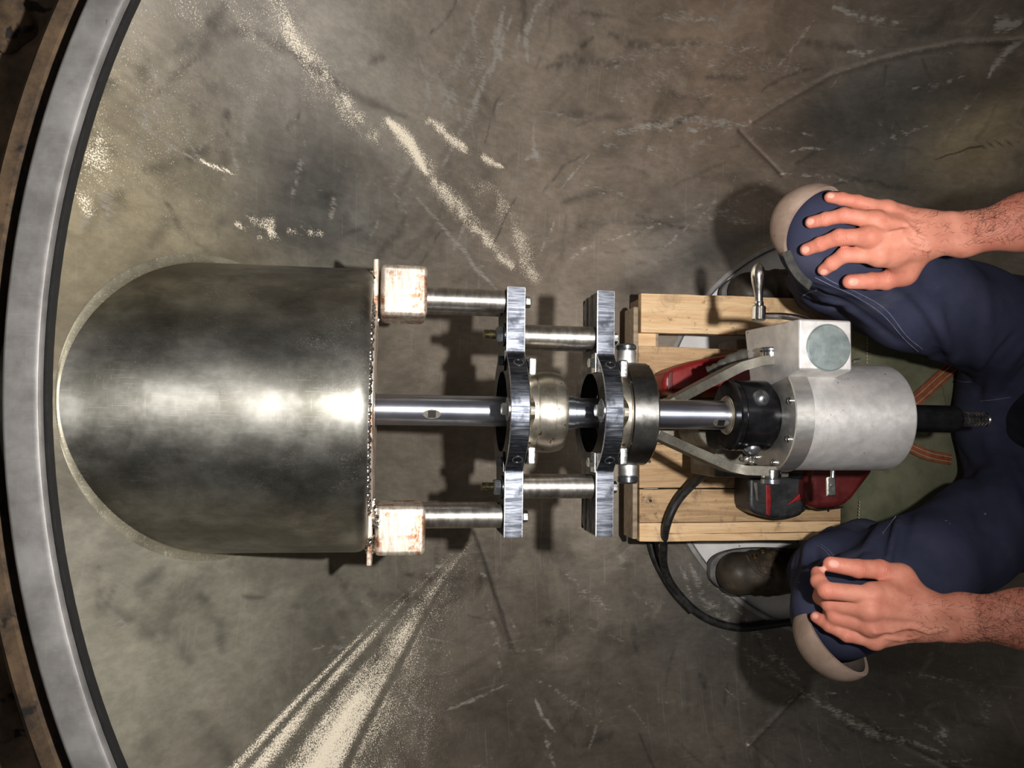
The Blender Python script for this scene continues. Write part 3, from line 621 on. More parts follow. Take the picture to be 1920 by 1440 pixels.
bearing_plate(XP1, 'winged steel plate nearest the housing, with the stained barrel bearing', True)
bearing_plate(XP2, 'winged steel plate nearest the pallet, with long slots and dark bearing drum', False)

# the boring bar
BAR_R = .0246
xr = X_at(1395, AX_Z + .03)
t = thing('boring_bar', 'long polished steel boring bar running through both bearing plates', 'shaft', (XE - .1, AY, AX_Z - BAR_R))
bm = bmesh.new(); cyl(bm, (XE - .12, AY, AX_Z), (xr + .02, AY, AX_Z), BAR_R, 96); obj('shaft', bm, M_CHROME, t)
for k, (px, py) in enumerate(((810, 783), (1354, 790))):
    x = X_at(px, AX_Z + BAR_R); ny = -1 * (Y_at(775, px, AX_Z + .024) - Y_at(py, px, AX_Z + .022)); a = math.asin(max(-.9, min(.9, ny / BAR_R)))
    nv = Vector((0, math.sin(a), math.cos(a))); tv = Vector((1, 0, 0)); uv = nv.cross(tv); o = Vector((x, AY, AX_Z)) + nv * (BAR_R - .0012)
    bm = bmesh.new(); prism(bm, [(.014 * math.cos(q), .0075 * math.sin(q)) for q in np.linspace(0, 2 * math.pi, 32, endpoint=False)], frame(o, tv, uv, nv), .0014, 0)
    fl = obj('tool_flat', bm, M_BRACKET, t, label='milled oval flat round the tool slot')
    bm = bmesh.new(); box(bm, (-.0062, -.0058, -.003), (.0062, .0058, .0017), 0, 1, frame(o, tv, uv, nv)); obj('tool_slot', bm, M_HOLE, t, label='dark square tool slot')

# ------------------------------------------------------------------ feed and drive unit
x_c0, x_c1 = X_at(1392, AX_Z + .06), X_at(1462, AX_Z + .06); x_f1, x_f2 = X_at(1487, AX_Z + .085), X_at(1522, AX_Z + .085); x_e = X_at(1716, AX_Z + .083)
drv = thing('drive_unit', 'cast aluminium feed drive unit with crank handle on the end of the bar', 'machine', ((x_f2 + x_e) / 2, AY, AX_Z - .09))
HB = .0925
bm = bmesh.new(); lathe(bm, [(0, .03), (0, HB), (x_e - x_f2 - .006, HB), (x_e - x_f2 - .002, HB - .002), (x_e - x_f2, HB - .006), (x_e - x_f2, .02)], (x_f2, AY, AX_Z), 'X', 128, caps=False); obj('housing', bm, M_ALU, drv)
bm = bmesh.new(); lathe(bm, [(0, .03), (0, .0935), (.0015, .0955), (x_f2 - x_f1, .0955), (x_f2 - x_f1, .03)], (x_f1, AY, AX_Z), 'X', 128, 0, caps=False); obj('front_flange', bm, M_ALU_FACE, drv, label='machined front flange')
for k in range(8):
    a = 2 * math.pi * (k + .5) / 8 + .1; bm = bmesh.new(); p = (x_f1 - .003, AY + .082 * math.cos(a), AX_Z + .082 * math.sin(a))
    lathe(bm, [(0, 0), (0, .0022), (.001, .0026), (.001, .0052), (0, .0058), (.006, .0058)], (p[0], p[1], p[2]), 'X', 20, caps=False); obj('cap_screw', bm, M_ZINC, drv)
bm = bmesh.new(); L = x_c1 - x_c0
lathe(bm, [(0, .027), (0, .0575), (.0025, .0600), (.009, .0605), (.0092, .0590), (.0112, .0590), (.0114, .0605), (L, .0605), (L, .05), (x_f1 - x_c0, .05), (x_f1 - x_c0, .03)], (x_c0, AY, AX_Z), 'X', 96, caps=False)
M_COLLAR = metal_mat('glossy_black_collar', s2l(30, 30, 32), s2l(58, 58, 62), 20, (0.14, 0.26), 0.85, (1, 1, 1), 0.03, s2l(170, 170, 170), 0.06)
obj('clutch_collar', bm, M_COLLAR, drv, label='glossy black clutch collar')
for sg, an in ((1, .50), (-1, 1.25)):
    bm = bmesh.new(); lathe(bm, [(-.006, 0), (-.006, .0150), (.0012, .0150), (.0045, .0130), (.0085, .0095), (.0110, .005), (.0115, 0)], (x_c0 + L * .55, AY + sg * .0602 * math.sin(an), AX_Z + .0602 * math.cos(an)), (0, sg * math.sin(an), math.cos(an)), 48, caps=False); obj('dome_button', bm, M_DARKNUT, drv, label='domed steel button')
bm = bmesh.new(); prof = [(0, .0246)]; s_ = 0; xt = X_at(1372, AX_Z + .03); Lt = x_c0 - xt + .002
while s_ < Lt - .003: prof += [(s_ + .0003, .030 + .004 * s_ / Lt), (s_ + .0018, .0315 + .004 * s_ / Lt), (s_ + .0024, .0290 + .004 * s_ / Lt)]; s_ += .0032
prof += [(Lt, .034), (Lt, .0246)]; lathe(bm, prof, (xt, AY, AX_Z), 'X', 72, caps=False); obj('threaded_nose', bm, M_BEARING, drv, label='brownish threaded nose')
# gear box with the flat square face, round cover, crank
ZB = .572
g0 = at(1499, 693, ZB); g1 = at(1597, 601, ZB)
bm = bmesh.new()
t_ = bmesh.new(); V = [t_.verts.new(p) for p in ((g0[0], g0[1], ZB), (g1[0], g0[1], ZB), (g1[0], g1[1], ZB), (g0[0], g1[1], ZB),
     (g0[0] - .002, g0[1] - .03, AX_Z - .05), (g1[0] + .002, g0[1] - .03, AX_Z - .05), (g1[0] + .002, g1[1] + .004, AX_Z - .075), (g0[0] - .002, g1[1] + .004, AX_Z - .075))]
for q in ((0, 1, 2, 3), (7, 6, 5, 4), (0, 4, 5, 1), (1, 5, 6, 2), (2, 6, 7, 3), (3, 7, 4, 0)): t_.faces.new([V[i] for i in q])
bmesh.ops.recalc_face_normals(t_, faces=t_.faces[:]); bmesh.ops.bevel(t_, geom=t_.edges[:], offset=.004, segments=3, profile=.5, affect='EDGES'); merge(bm, t_)
obj('gear_box', bm, M_ALU, drv, label='square cast gear box')
c = at(1553, 652, ZB); r = px_size(1553, 652, ZB, 43.5); bm = bmesh.new(); lathe(bm, [(-.003, 0), (-.003, r + .0012), (.0003, r + .0012), (.0003, r), (.0022, r), (.0032, r - .0012), (.0032, 0)], c, 'Z', 72, caps=False); obj('cover_disc', bm, M_CAP, drv, label='round zinc plated cover disc')
p0 = at(1585, 612, .53); zc = .515
arm = spline([at(1530, 610, .515), at(1500, 598, .52), at(1470, 593, .52), at(1432, 592, .52)], 8)
bm = bmesh.new(); tube(bm, arm, list(np.linspace(.0062, .0052, len(arm))), 14); hub0 = at(1422, 600, .52); hub1 = at(1423, 574, .52)
cyl(bm, at(1422, 601, .52), hub1, .0112, 28, .0015)
M_STEEL_SAT = metal_mat('satin_chromed_steel', s2l(150, 146, 140), s2l(196, 192, 186), 30, (0.16, 0.28), 1, (1, 1, 1), 0.15, bump=0.06)
obj('crank_arm', bm, M_STEEL_SAT, drv)
h0 = Vector(at(1423, 577, .52)); h1 = Vector(at(1421, 493, .53)); d = h1 - h0; L = d.length
bm = bmesh.new(); pr = [(0, 0)] + [(L * q, r_) for q, r_ in ((0, .0074), (.10, .0078), (.13, .0072), (.16, .0066), (.30, .0070), (.45, .0088), (.58, .0108), (.70, .0117), (.80, .0114), (.90, .0092), (.96, .0060), (.99, .0030))] + [(L, 0)]
lathe(bm, pr, h0, d, 40, caps=False); obj('crank_grip', bm, M_STEEL_SAT, drv, label='bulbous polished crank grip')
# spindle and threaded stud at the far end
xs = X_at(1813, AX_Z + .025); bm = bmesh.new(); lathe(bm, [(0, 0), (0, .0243), (xs - x_e - .010, .0243), (xs - x_e - .003, .0225), (xs - x_e, .018), (xs - x_e, 0)], (x_e, AY, AX_Z), 'X', 64, caps=False); obj('spindle', bm, M_BLACK_OXIDE, drv, label='black spindle stub')
xq = X_at(1859, AX_Z + .013); prof = [(0, 0), (0, .0128)]; s_ = 0
while s_ < xq - xs - .004: prof += [(s_ + .0005, .0132), (s_ + .0028, .0132), (s_ + .0040, .0112), (s_ + .0060, .0112)]; s_ += .0064
M_STUD = metal_mat('dark_threaded_stud', s2l(70, 70, 72), s2l(150, 150, 150), 60, (0.25, 0.4), 0.95, (1, 1, 1), 0)
prof += [(xq - xs, .0128), (xq - xs, 0)]; bm = bmesh.new(); lathe(bm, prof, (xs - .001, AY, AX_Z), 'X', 40, caps=False); obj('threaded_stud', bm, M_STUD, drv)
# spring latch under the housing edge, small lug on the other side
ZL = .44; a = at(1551, 893, ZL); b = at(1569, 931, ZL)
bm = bmesh.new(); box(bm, (a[0], b[1], ZL - .008), (b[0], a[1], ZL), .0035, 2); lathe(bm, [(0, 0), (0, .0036), (.0016, .0028), (.002, 0)], ((a[0] + b[0]) / 2, a[1] - .015, ZL), 'Z', 20, caps=False)
cyl(bm, at(1562, 874, ZL), at(1561, 896, ZL), .0045, 16, .0008); obj('spring_latch', bm, M_ZINC, drv, label='bright rounded spring latch')
bm = bmesh.new(); cyl(bm, at(1599, 677, .50), at(1613, 675, .50), .003, 12, .0006); obj('drain_pin', bm, M_ZINC, drv)
# lower gear case and round motor flange seen under the bar
zg = .33; a = at(1340, 895, zg); b = at(1480, 800, zg)
bm = bmesh.new(); box(bm, (a[0], a[1], zg - .12), (b[0], b[1], zg), .004, 2); obj('lower_case', bm, M_BRACKET, drv)
c = at(1345, 803, zg + .01); bm = bmesh.new(); lathe(bm, [(-.10, 0), (-.10, .038), (-.002, .038), (0, .036), (0, 0)], c, 'Z', 48, caps=False); obj('motor_flange', bm, M_BRACKET, drv, label='brownish round motor flange')
a = at(1500, 690, .43); b = at(1402, 640, .43)
bm = bmesh.new(); tube(bm, spline([at(1328, 700, .34), at(1350, 690, .35), at(1380, 672, .37), at(1420, 660, .40)], 6), [.012 + .0014 * math.sin(k * 1.9) for k in range(19)], 16); obj('cable_gland', bm, M_TBLACK2, drv, label='ribbed grey cable gland')

# forked torque arm between the drive and the second bearing plate
arm_t = thing('torque_arm', 'forked flat steel torque arm between drive unit and bearing drum', 'bracket', tuple(at(1300, 790, .36)))
Z0, Z1 = .490, .395
bm = bmesh.new(); bar(bm, [at(1463, 672, Z0), at(1428, 677, Z0), at(1393, 687, Z0 - .005), at(1330, 719, Z0 - .045), at(1268, 752, Z1), at(1236, 770, Z1)], .0165, .042, 0, .0007); obj('arm', bm, M_ARM, arm_t)
bm = bmesh.new(); bar(bm, [at(1460, 884, Z0), at(1400, 882, Z0 - .008), at(1372, 876, Z0 - .015), at(1300, 844, Z0 - .06), at(1236, 815, Z1 - .005)], .0165, .042, 0, .0007); obj('arm', bm, M_ARM, arm_t)
a = at(1228, 818, Z1 - .005); b = at(1266, 765, Z1 - .005); bm = bmesh.new(); box(bm, (a[0], a[1], Z1 - .05), (b[0], b[1], Z1 - .006), .003, 2); obj('cross_piece', bm, M_BRACKET, arm_t)
for px, y0, y1, cap in ((1444, 671, 652, 1), (1446, 880, 909, 1)):
    p = at(px, y0, .475); q = at(px, y1, .475); d = (q - p) * .55
    bm = bmesh.new(); cyl(bm, p, p + d, .0165, 36, .001); obj('pivot_pin', bm, M_STEEL_SAT, arm_t)
    bm = bmesh.new(); cyl(bm, p + d, q, .0172, 36, .0025); obj('pin_head', bm, M_DARKNUT, arm_t, label='dark round pin head')
bm = bmesh.new()
for i in range(5): blob(bm, at(1392 + i * 5, 861 + i * 1.2, Z0 - .003), .0055, i, .4, 2)
obj('weld_bead', bm, M_WELD, arm_t, label='bright weld bead')
for i, (px, ya, yb) in enumerate(((1174, 676, 646), (1177, 868, 906))):
    t = thing('pivot_peg', ('short grey peg with a dark cap beside the dark drum, on the crank handle side', 'short bright peg with a grey cap beside the dark drum, on the cable side')[i], 'peg', tuple(at(px, (ya + yb) / 2, .43)), 'pegs beside the bearing drum')
    p = at(px, ya, .445); q = at(px, yb, .445); d = q - p
    bm = bmesh.new(); cyl(bm, p - d * .5, p + d * .62, .0165, 36, .001); obj('peg', bm, M_ALU_FACE, t)
    bm = bmesh.new(); cyl(bm, p + d * .62, q, .0172, 36, .0025); obj('cap', bm, M_DARKNUT, t)

# ------------------------------------------------------------------ pallet
def wood(name, c1, c2, grey=0.3):
    s = NT(name); v = s.map((2.2, 26, 26)); g = s.noise(3.2, 8, 0.65, v, 0.8); fine = s.noise(11, 6, 0.7, s.map((1.2, 40, 40)))
    col = s.mix(s.ramp(g, 0.3, 0.7), c1, c2); col = s.mix(s.math('MULTIPLY', s.ramp(fine, 0.56, 0.72), 0.6), col, s2l(116, 80, 48))
    st = s.ramp(s.noise(13, 7, 0.7, dist=0.6), 0.50, 0.72); col = s.mix(s.math('MULTIPLY', st, grey * 1.5), col, s2l(98, 82, 66))
    k = s.ramp(s.noise(34, 5, 0.7), 0.62, 0.70); col = s.mix(s.math('MULTIPLY', k, 0.55), col, s2l(70, 52, 38))
    kn = s.ramp(s.vor(9), 0.05, 0.12, 1, 0); col = s.mix(s.math('MULTIPLY', kn, 0.5), col, s2l(96, 60, 34))
    return s.out(col, 0.62, 0, s.bump(fine, 0.35, 0.001), 0.3)
M_WOOD = wood('pallet_pine', s2l(208, 168, 122), s2l(232, 200, 158), .38); M_WOOD2 = wood('pallet_pine_dirty_shaded', s2l(158, 126, 92), s2l(196, 164, 124), .9); M_WOODG = wood('weathered_wood', s2l(134, 116, 96), s2l(166, 150, 128), .5)  # second pine is dirtier, and shading of the lower planks darkens its colour
M_NAIL = metal_mat('rusty_nail', s2l(40, 32, 28), s2l(80, 66, 56), 60, (0.5, 0.7), 0.7, (1, 1, 1), 0)
ZP = .125; PT = .020
pal = thing('pallet', 'small rough pine plank pallet under the drive unit, between the boots', 'pallet', tuple(at(1390, 790, 0.0)))
def yy(py): return at(1390, py, ZP)[1]
xl, xr_ = at(1199, 790, ZP)[0], at(1580, 790, ZP)[0]
rows = ((556, 628, 1202, 1588, M_WOOD, 4), (655, 747, 1197, 1578, M_WOOD2, -2), (749, 834, 1199, 1576, M_WOOD2, 0), (835, 915, 1199, 1577, M_WOOD2, 0), (917, 978, 1199, 1576, M_WOOD2, 2), (979, 999, 1199, 1576, M_WOOD, 2), (1000, 1014, 1199, 1576, M_WOOD, 0))
def plank(x0, x1, y0, y1, z0, z1, mat, name='plank', tw=0.0, nails=()):
    t = bmesh.new(); n = 14; rr = random.Random(int(y0 * 9999)); L = []
    for i in range(n + 1):
        u = i / n; x = x0 + (x1 - x0) * u; w0 = rr.uniform(-.0007, .0007); w1 = rr.uniform(-.0007, .0007); dz = tw * .001 * math.sin(u * 3) + rr.uniform(-.0004, .0004)
        sh = tw * .0012 * (u - .5)
        L.append([t.verts.new(p) for p in ((x, y0 + w0 + sh, z1 + dz), (x, y1 + w1 + sh, z1 + dz), (x, y1 + w1 + sh, z0), (x, y0 + w0 + sh, z0))])
    for a, b in zip(L, L[1:]):
        for k in range(4): t.faces.new((a[k], a[(k + 1) % 4], b[(k + 1) % 4], b[k]))
    t.faces.new(L[0][::-1]); t.faces.new(L[-1]); bmesh.ops.recalc_face_normals(t, faces=t.faces[:])
    bmesh.ops.bevel(t, geom=[e for e in t.edges if len(e.link_faces) == 2 and e.calc_face_angle(0) > .9], offset=.0014, segments=2, profile=.5, affect='EDGES')
    bm = bmesh.new(); merge(bm, t); o = obj(name, bm, mat, pal)
    for nx, ny in nails:
        b2 = bmesh.new(); lathe(b2, [(-.004, 0), (-.004, .0034), (.0004, .0034), (.0007, .0028), (.0007, 0)], (nx, ny, z1), 'Z', 14, caps=False); obj('nail', b2, M_NAIL, o)
    return o
for a, b, xa, xb, m_, tw in rows:
    X0, X1 = at(xa, (a + b) / 2, ZP)[0], at(xb, (a + b) / 2, ZP)[0]; y1, y0 = yy(a), yy(b); c = (y0 + y1) / 2
    nl = [(X0 + .02 + .002 * (a % 3), c + .013 - .003 * (a % 2)), (X1 - .03, c - .012)] if b - a > 40 else []
    plank(X0, X1, y0, y1, ZP - PT, ZP, m_, 'plank', tw, nl)
ylo, yhi = yy(1013), yy(557)
for x0, w, m_, nm in ((xl + .016, .034, M_WOODG, 'stringer'), (xl + .23, .034, M_WOODG, 'stringer'), (xr_ - .036, .034, M_WOODG, 'stringer')):
    ins = .09 if x0 > xl + .1 else .002
    bm = bmesh.new(); box(bm, (x0, ylo + ins, .006), (x0 + w, yhi - ins, ZP - PT), .003, 2); obj(nm, bm, m_, pal)
bm = bmesh.new(); box(bm, (xl - .014, ylo + .004, .060), (xl - .0025, yhi - .03, ZP - .001), .003, 2); obj('end_board', bm, M_WOODG, pal, label='weathered grey end board')
b0 = at(1204, 655, ZP - PT); b1 = at(1231, 628, ZP - PT); bm = bmesh.new(); box(bm, (b0[0] - .01, b0[1] - .02, ZP - PT - .012), (b1[0], b1[1] + .02, ZP - PT + .0004), .002, 1); obj('cleat', bm, M_WOOD, pal)
for py0, py1 in ((700, 800),):
    bm = bmesh.new(); box(bm, (xl + .001, yy(py1), .0), (xr_, yy(py0), .0065), .002, 1); 
    obj('bottom_board', bm, M_WOODG, pal)

# ------------------------------------------------------------------ red and black power tool lying on the pallet
def plastic(name, c1, c2, rough=0.35, bump=0.1):
    s = NT(name); f = s.noise(26, 6, 0.6); col = s.mix(s.ramp(f, 0.35, 0.7), c1, c2); k = s.ramp(s.noise(70, 3, 0.6, s.map((1, 5, 1))), 0.66, 0.72)
    col = s.mix(s.math('MULTIPLY', k, 0.35), col, s2l(150, 110, 100)); return s.out(col, s.ramp(f, .3, .7, rough, rough + .15), 0, s.bump(s.noise(400, 2, .5), bump, .0004))
M_RED = plastic('red_tool_plastic', s2l(112, 18, 18), s2l(146, 30, 28), 0.36); M_TBLACK = plastic('black_tool_rubber', s2l(26, 26, 27), s2l(46, 46, 48), 0.42); M_DRED = plastic('dark_red_plastic', s2l(74, 16, 16), s2l(98, 26, 23), 0.42)
tool = thing('power_drill', 'red and black cordless power drill lying on the pallet under the drive unit', 'drill', tuple(at(1440, 830, ZP)))
def slab(name, pts, z0, z1, mat, bev, label=None, seg=4):
    bm = bmesh.new(); P = [at(x, y, z1) for x, y in pts]; prism(bm, [(p[0], p[1]) for p in P], Matrix.Translation((0, 0, z0)), z1 - z0, bev, seg); return obj(name, bm, mat, tool, label)
slab('tail_housing', [(1243, 728), (1244, 705), (1256, 692), (1300, 677), (1345, 668), (1420, 656), (1480, 700), (1480, 735), (1260, 738)], ZP + .003, ZP + .085, M_RED, .012, 'pointed red tail housing', 5)
slab('tail_seam', [(1252, 732), (1254, 700), (1262, 694), (1262, 736)], ZP + .004, ZP + .0858, M_DRED, .002, 'dark red seam on the tail')
slab('body_core', [(1400, 740), (1480, 690), (1620, 700), (1640, 820), (1620, 890), (1500, 900), (1420, 880)], ZP + .005, ZP + .09, M_TBLACK, .012)
slab('battery', [(1404, 890), (1404, 950), (1411, 962), (1440, 971), (1462, 975), (1488, 973), (1508, 965), (1512, 940), (1512, 880), (1404, 880)], ZP + .001, ZP + .075, M_TBLACK, .010, 'black battery pack', 5)
slab('battery_stripe', [(1436, 905), (1444, 905), (1447, 940), (1444, 968), (1437, 965)], ZP + .02, ZP + .0765, M_RED, .0015, 'red stripe on the battery')
slab('battery_edge', [(1414, 905), (1420, 905), (1422, 940), (1418, 938)], ZP + .02, ZP + .0757, M_BRACKET, .0008, 'pale edge on the battery')
slab('red_shoulder', [(1504, 898), (1516, 893), (1519, 906), (1505, 936), (1476, 948), (1484, 940), (1500, 925)], ZP + .02, ZP + .079, M_RED, .003, 'red shoulder flash')
slab('head_housing', [(1515, 885), (1510, 925), (1516, 945), (1530, 955), (1582, 951), (1600, 936), (1640, 884), (1640, 860), (1520, 860)], ZP + .004, ZP + .105, M_DRED, .014, 'dark red head housing', 5)
slab('rubber_base', [(1484, 955), (1505, 965), (1520, 950), (1540, 958), (1560, 956), (1590, 952), (1500, 930)], ZP + .001, ZP + .055, M_TBLACK, .008)

# ------------------------------------------------------------------ black cable
def rubber(name, c1, c2):
    s = NT(name); f = s.noise(60, 5, 0.6); col = s.mix(s.ramp(f, 0.4, 0.75), c1, c2); return s.out(col, s.ramp(f, .3, .7, .45, .65), 0, s.bump(f, .12, .0006))
M_RUB = rubber('black_rubber', s2l(22, 21, 20), s2l(46, 44, 42))
cab = thing('cable', 'thick black rubber cable looping from the drive unit past the boot', 'cable', tuple(on_bowl(1260, 1100)))
def over(px, py, h):
    p = on_bowl(px, py); return at(px, py, p[2] + h)
cr = .0088
path = [at(1345, 872, .27), at(1333, 880, .245), at(1305, 902, .19), at(1270, 940, .16), at(1250, 985, .145), at(1244, 1030, .09), over(1246, 1065, .03), over(1262, 1100, .014), over(1300, 1142, .010), over(1340, 1166, .010), over(1390, 1177, .010), over(1440, 1172, .010), over(1500, 1163, .010), over(1580, 1148, .011), over(1680, 1120, .012)]
bm = bmesh.new(); tube(bm, spline(path, 10), cr, 16); obj('cable_run', bm, M_RUB, cab)
path = [over(1300, 960, .010), over(1250, 990, .010), over(1222, 1010, .010), over(1224, 1035, .010), over(1238, 1068, .010), over(1262, 1108, .0095), over(1296, 1146, .010), over(1330, 1172, .010), over(1380, 1186, .009)]
path = path[:7]
bm = bmesh.new(); tube(bm, spline(path, 10), cr * .92, 16); obj('cable_run', bm, M_RUB, cab)

# ------------------------------------------------------------------ olive canvas bag with leather straps
def canvas_mat():
    s = NT('olive_canvas'); f = s.noise(11, 7, 0.65); col = s.mix(s.ramp(f, 0.3, 0.7), s2l(88, 90, 70), s2l(116, 114, 92)); k = s.ramp(s.noise(36, 4, .6), .6, .74); col = s.mix(s.math('MULTIPLY', k, .35), col, s2l(72, 64, 50))
    w = s.noise(260, 2, .5, s.map((1, 6, 1))); return s.out(col, .85, 0, s.bump(w, .3, .0006, s.bump(f, .2, .006)), .2)
M_CANVAS = canvas_mat(); M_LEATHER = metal_mat('brown_leather', s2l(120, 66, 42), s2l(150, 88, 60), 40, (0.45, 0.6), 0.0, (1, 1, 1), 0.1, s2l(196, 140, 100), 0.25, spec=.4); M_THREAD = metal_mat('pale_thread', s2l(178, 164, 130), s2l(206, 192, 160), 80, (.7, .8), 0, (1, 1, 1), 0)
bag_c = (1.26, .05, 0.0)
bag = thing('canvas_bag', 'olive green canvas bag with brown leather straps under the seated person', 'bag', bag_c)
def bag_h(x, y):
    """top of the bag"""
    return .165 + .010 * math.sin(9 * x + 2) * math.cos(7 * y) + .006 * math.sin(17 * y + 5 * x)
bx0, bx1, by0, by1 = at(1597, 790, .15)[0], 1.56, -.245, .325
bm = bmesh.new(); N1, N2 = 40, 44; G = []
for i in range(N1 + 1):
    row = []
    for j in range(N2 + 1):
        u, v = i / N1, j / N2; x = bx0 + (bx1 - bx0) * u; y = by0 + (by1 - by0) * v
        e = min(u, 1 - u, v, 1 - v) / .07; e = min(e, 1); row.append(bm.verts.new((x, y, .0 + bag_h(x, y) * (.72 + .28 * math.sqrt(1 - (1 - e) ** 2)))))
    G.append(row)
for i in range(N1):
    for j in range(N2): bm.faces.new((G[i][j], G[i + 1][j], G[i + 1][j + 1], G[i][j + 1]))
ed = [e for e in bm.edges if e.is_boundary]; r = bmesh.ops.extrude_edge_only(bm, edges=ed)
for v in r['geom']:
    if isinstance(v, bmesh.types.BMVert): v.co.z = .002; v.co.x = bag_c[0] + (v.co.x - bag_c[0]) * .97; v.co.y = bag_c[1] + (v.co.y - bag_c[1]) * .97
obj('bag_body', bm, M_CANVAS, bag, sharp=60)
def on_bag(px, py, h=0.0):
    p = at(px, py, .165)
    for _ in range(4): p = at(px, py, bag_h(p[0], p[1]) + h)
    return p
def strap(pts, w, name, label):
    bm = bmesh.new(); P = spline([on_bag(px, py, .0065) for px, py in pts], 6); bar(bm, P, w, .006, 0, .0012); o = obj(name, bm, M_LEATHER, bag, label)
    for s_ in (-.22, .22):
        b2 = bmesh.new()
        for i in range(len(P) - 1):
            a = np.array(P[i]); b = np.array(P[i + 1]); d = _n(b - a); n_ = np.array([-d[1], d[0], 0]) * w * s_
            for q in (0, .5): tube(b2, [a + (b - a) * (q + .03) + n_ + [0, 0, .0004], a + (b - a) * (q + .40) + n_ + [0, 0, .0004]], .0007, 6)
        obj('stitching', b2, M_THREAD, o, 'pale stitching')
strap([(1690, 772), (1730, 740), (1764, 709), (1790, 688)], .030, 'leather_strap', 'brown leather strap')
strap([(1685, 826), (1715, 842), (1745, 854), (1785, 862)], .024, 'leather_strap', 'brown leather strap')
for px, pts in ((1632, [(1626, 600 + 6 * k) for k in range(15)]), (1617, [(1612 - k * .3, 940 + 6 * k) for k in range(12)])):
    b2 = bmesh.new()
    for a, b in zip(pts[::1], pts[1:]):
        p, q = on_bag(*a, .0008), on_bag(*b, .0008); tube(b2, [p, p + (q - p) * .55], .0009, 6)
    obj('stitching', b2, M_THREAD, bag, 'pale stitching')
bm = bmesh.new(); P = spline([on_bag(x, y, .004) for x, y in ((1762, 690), (1768, 712), (1775, 745), (1782, 775), (1786, 800))], 6); bar(bm, P, .006, .005, 0, .001); obj('flap_edge', bm, M_CANVAS, bag, 'folded canvas flap edge')
# ------------------------------------------------------------------ soft shapes: signed distance fields turned into one continuous skin
def smin(a, b, k):
    h = np.maximum(k - np.abs(a - b), 0) / k; return np.minimum(a, b) - h * h * k * 0.25
def cap_d(p, a, b, ra, rb):
    a = np.asarray(a, float); b = np.asarray(b, float); ab = b - a; t = np.clip(((p - a) @ ab) / (ab @ ab + 1e-12), 0, 1)
    return np.linalg.norm(p - a - t[:, None] * ab, axis=1) - (ra + (rb - ra) * t)
def ell_d(p, c, r, A=None):
    q = p - np.asarray(c, float)
    if A is not None: q = q @ np.asarray(A, float).T
    r = np.asarray(r, float); k0 = np.linalg.norm(q / r, axis=1); k1 = np.linalg.norm(q / (r * r), axis=1) + 1e-9; return k0 * (k0 - 1) / k1
def surface_nets(f, lo, hi, h, B=16, pad=1.35):
    lo = np.asarray(lo, float); n = np.ceil((np.asarray(hi, float) - lo) / (h * B)).astype(int); big = 1 << 20
    g = np.stack(np.meshgrid(*[np.arange(k) for k in n], indexing='ij'), -1).reshape(-1, 3)
    c = lo + (g + .5) * B * h; act = g[np.abs(f(c)) < B * h * .5 * math.sqrt(3) * pad + .004]
    ii = np.arange(B + 1); off = np.stack(np.meshgrid(ii, ii, ii, indexing='ij'), -1).reshape(-1, 3)
    VK, VP_, E = [], [], []
    key = lambda c: (c[:, 0].astype(np.int64) << 40) + (c[:, 1].astype(np.int64) << 20) + c[:, 2]
    step = 24
    for s in range(0, len(act), step):
        bl = act[s:s + step]; idx = bl[:, None, :] * B + off[None]; D = f((lo + idx.reshape(-1, 3) * h)).reshape(len(bl), B + 1, B + 1, B + 1)
        I = D < 0; cnt = np.zeros((len(bl), B, B, B), int); P = np.zeros((len(bl), B, B, B, 3)); m = np.zeros((len(bl), B, B, B))
        sl = lambda d: tuple(slice(d[k], d[k] + B) for k in range(3))
        for dx in (0, 1):
            for dy in (0, 1):
                for dz in (0, 1): cnt += I[(slice(None),) + sl((dx, dy, dz))]
        mixed = (cnt > 0) & (cnt < 8)
        for ax in range(3):
            o1, o2 = [k for k in range(3) if k != ax]
            for u in (0, 1):
                for v in (0, 1):
                    d0 = [0, 0, 0]; d0[o1] = u; d0[o2] = v; d1 = list(d0); d1[ax] = 1
                    a = D[(slice(None),) + sl(d0)]; b = D[(slice(None),) + sl(d1)]; cr = (a < 0) != (b < 0)
                    t = np.where(cr, a / np.where(cr, a - b, 1), 0); w = np.zeros(a.shape + (3,)); w[..., o1] = u; w[..., o2] = v; w[..., ax] = t
                    P += w * cr[..., None]; m += cr
            # owned edges: start point inside 0..B-1
            a = D[:, :B, :B, :B]; d1 = [0, 0, 0]; d1[ax] = 1; b = D[(slice(None),) + sl(d1)]; cr = np.nonzero((a < 0) != (b < 0))
            if len(cr[0]):
                gi = bl[cr[0]] * B + np.stack(cr[1:], -1); E.append((ax, gi, (a[cr] < 0)))
        w = np.nonzero(mixed); gi = bl[w[0]] * B + np.stack(w[1:], -1)
        VK.append(key(gi)); VP_.append(lo + (gi + P[w] / m[w][:, None]) * h)
    K = np.concatenate(VK); V = np.concatenate(VP_); o = np.argsort(K); K = K[o]; V = V[o]
    F = []
    for ax, gi, ins in E:
        o1, o2 = (ax + 1) % 3, (ax + 2) % 3; q = []
        for u, v in ((-1, -1), (0, -1), (0, 0), (-1, 0)):
            c = gi.copy(); c[:, o1] += u; c[:, o2] += v
            kk = key(c); j = np.searchsorted(K, kk); j = np.minimum(j, len(K) - 1); q.append(np.where(K[j] == kk, j, -1))
        q = np.stack(q, 1); ok = (q >= 0).all(1); q = q[ok]; s_ = ins[ok]; q[~s_] = q[~s_][:, ::-1]; F.append(q)
    return V, np.concatenate(F)
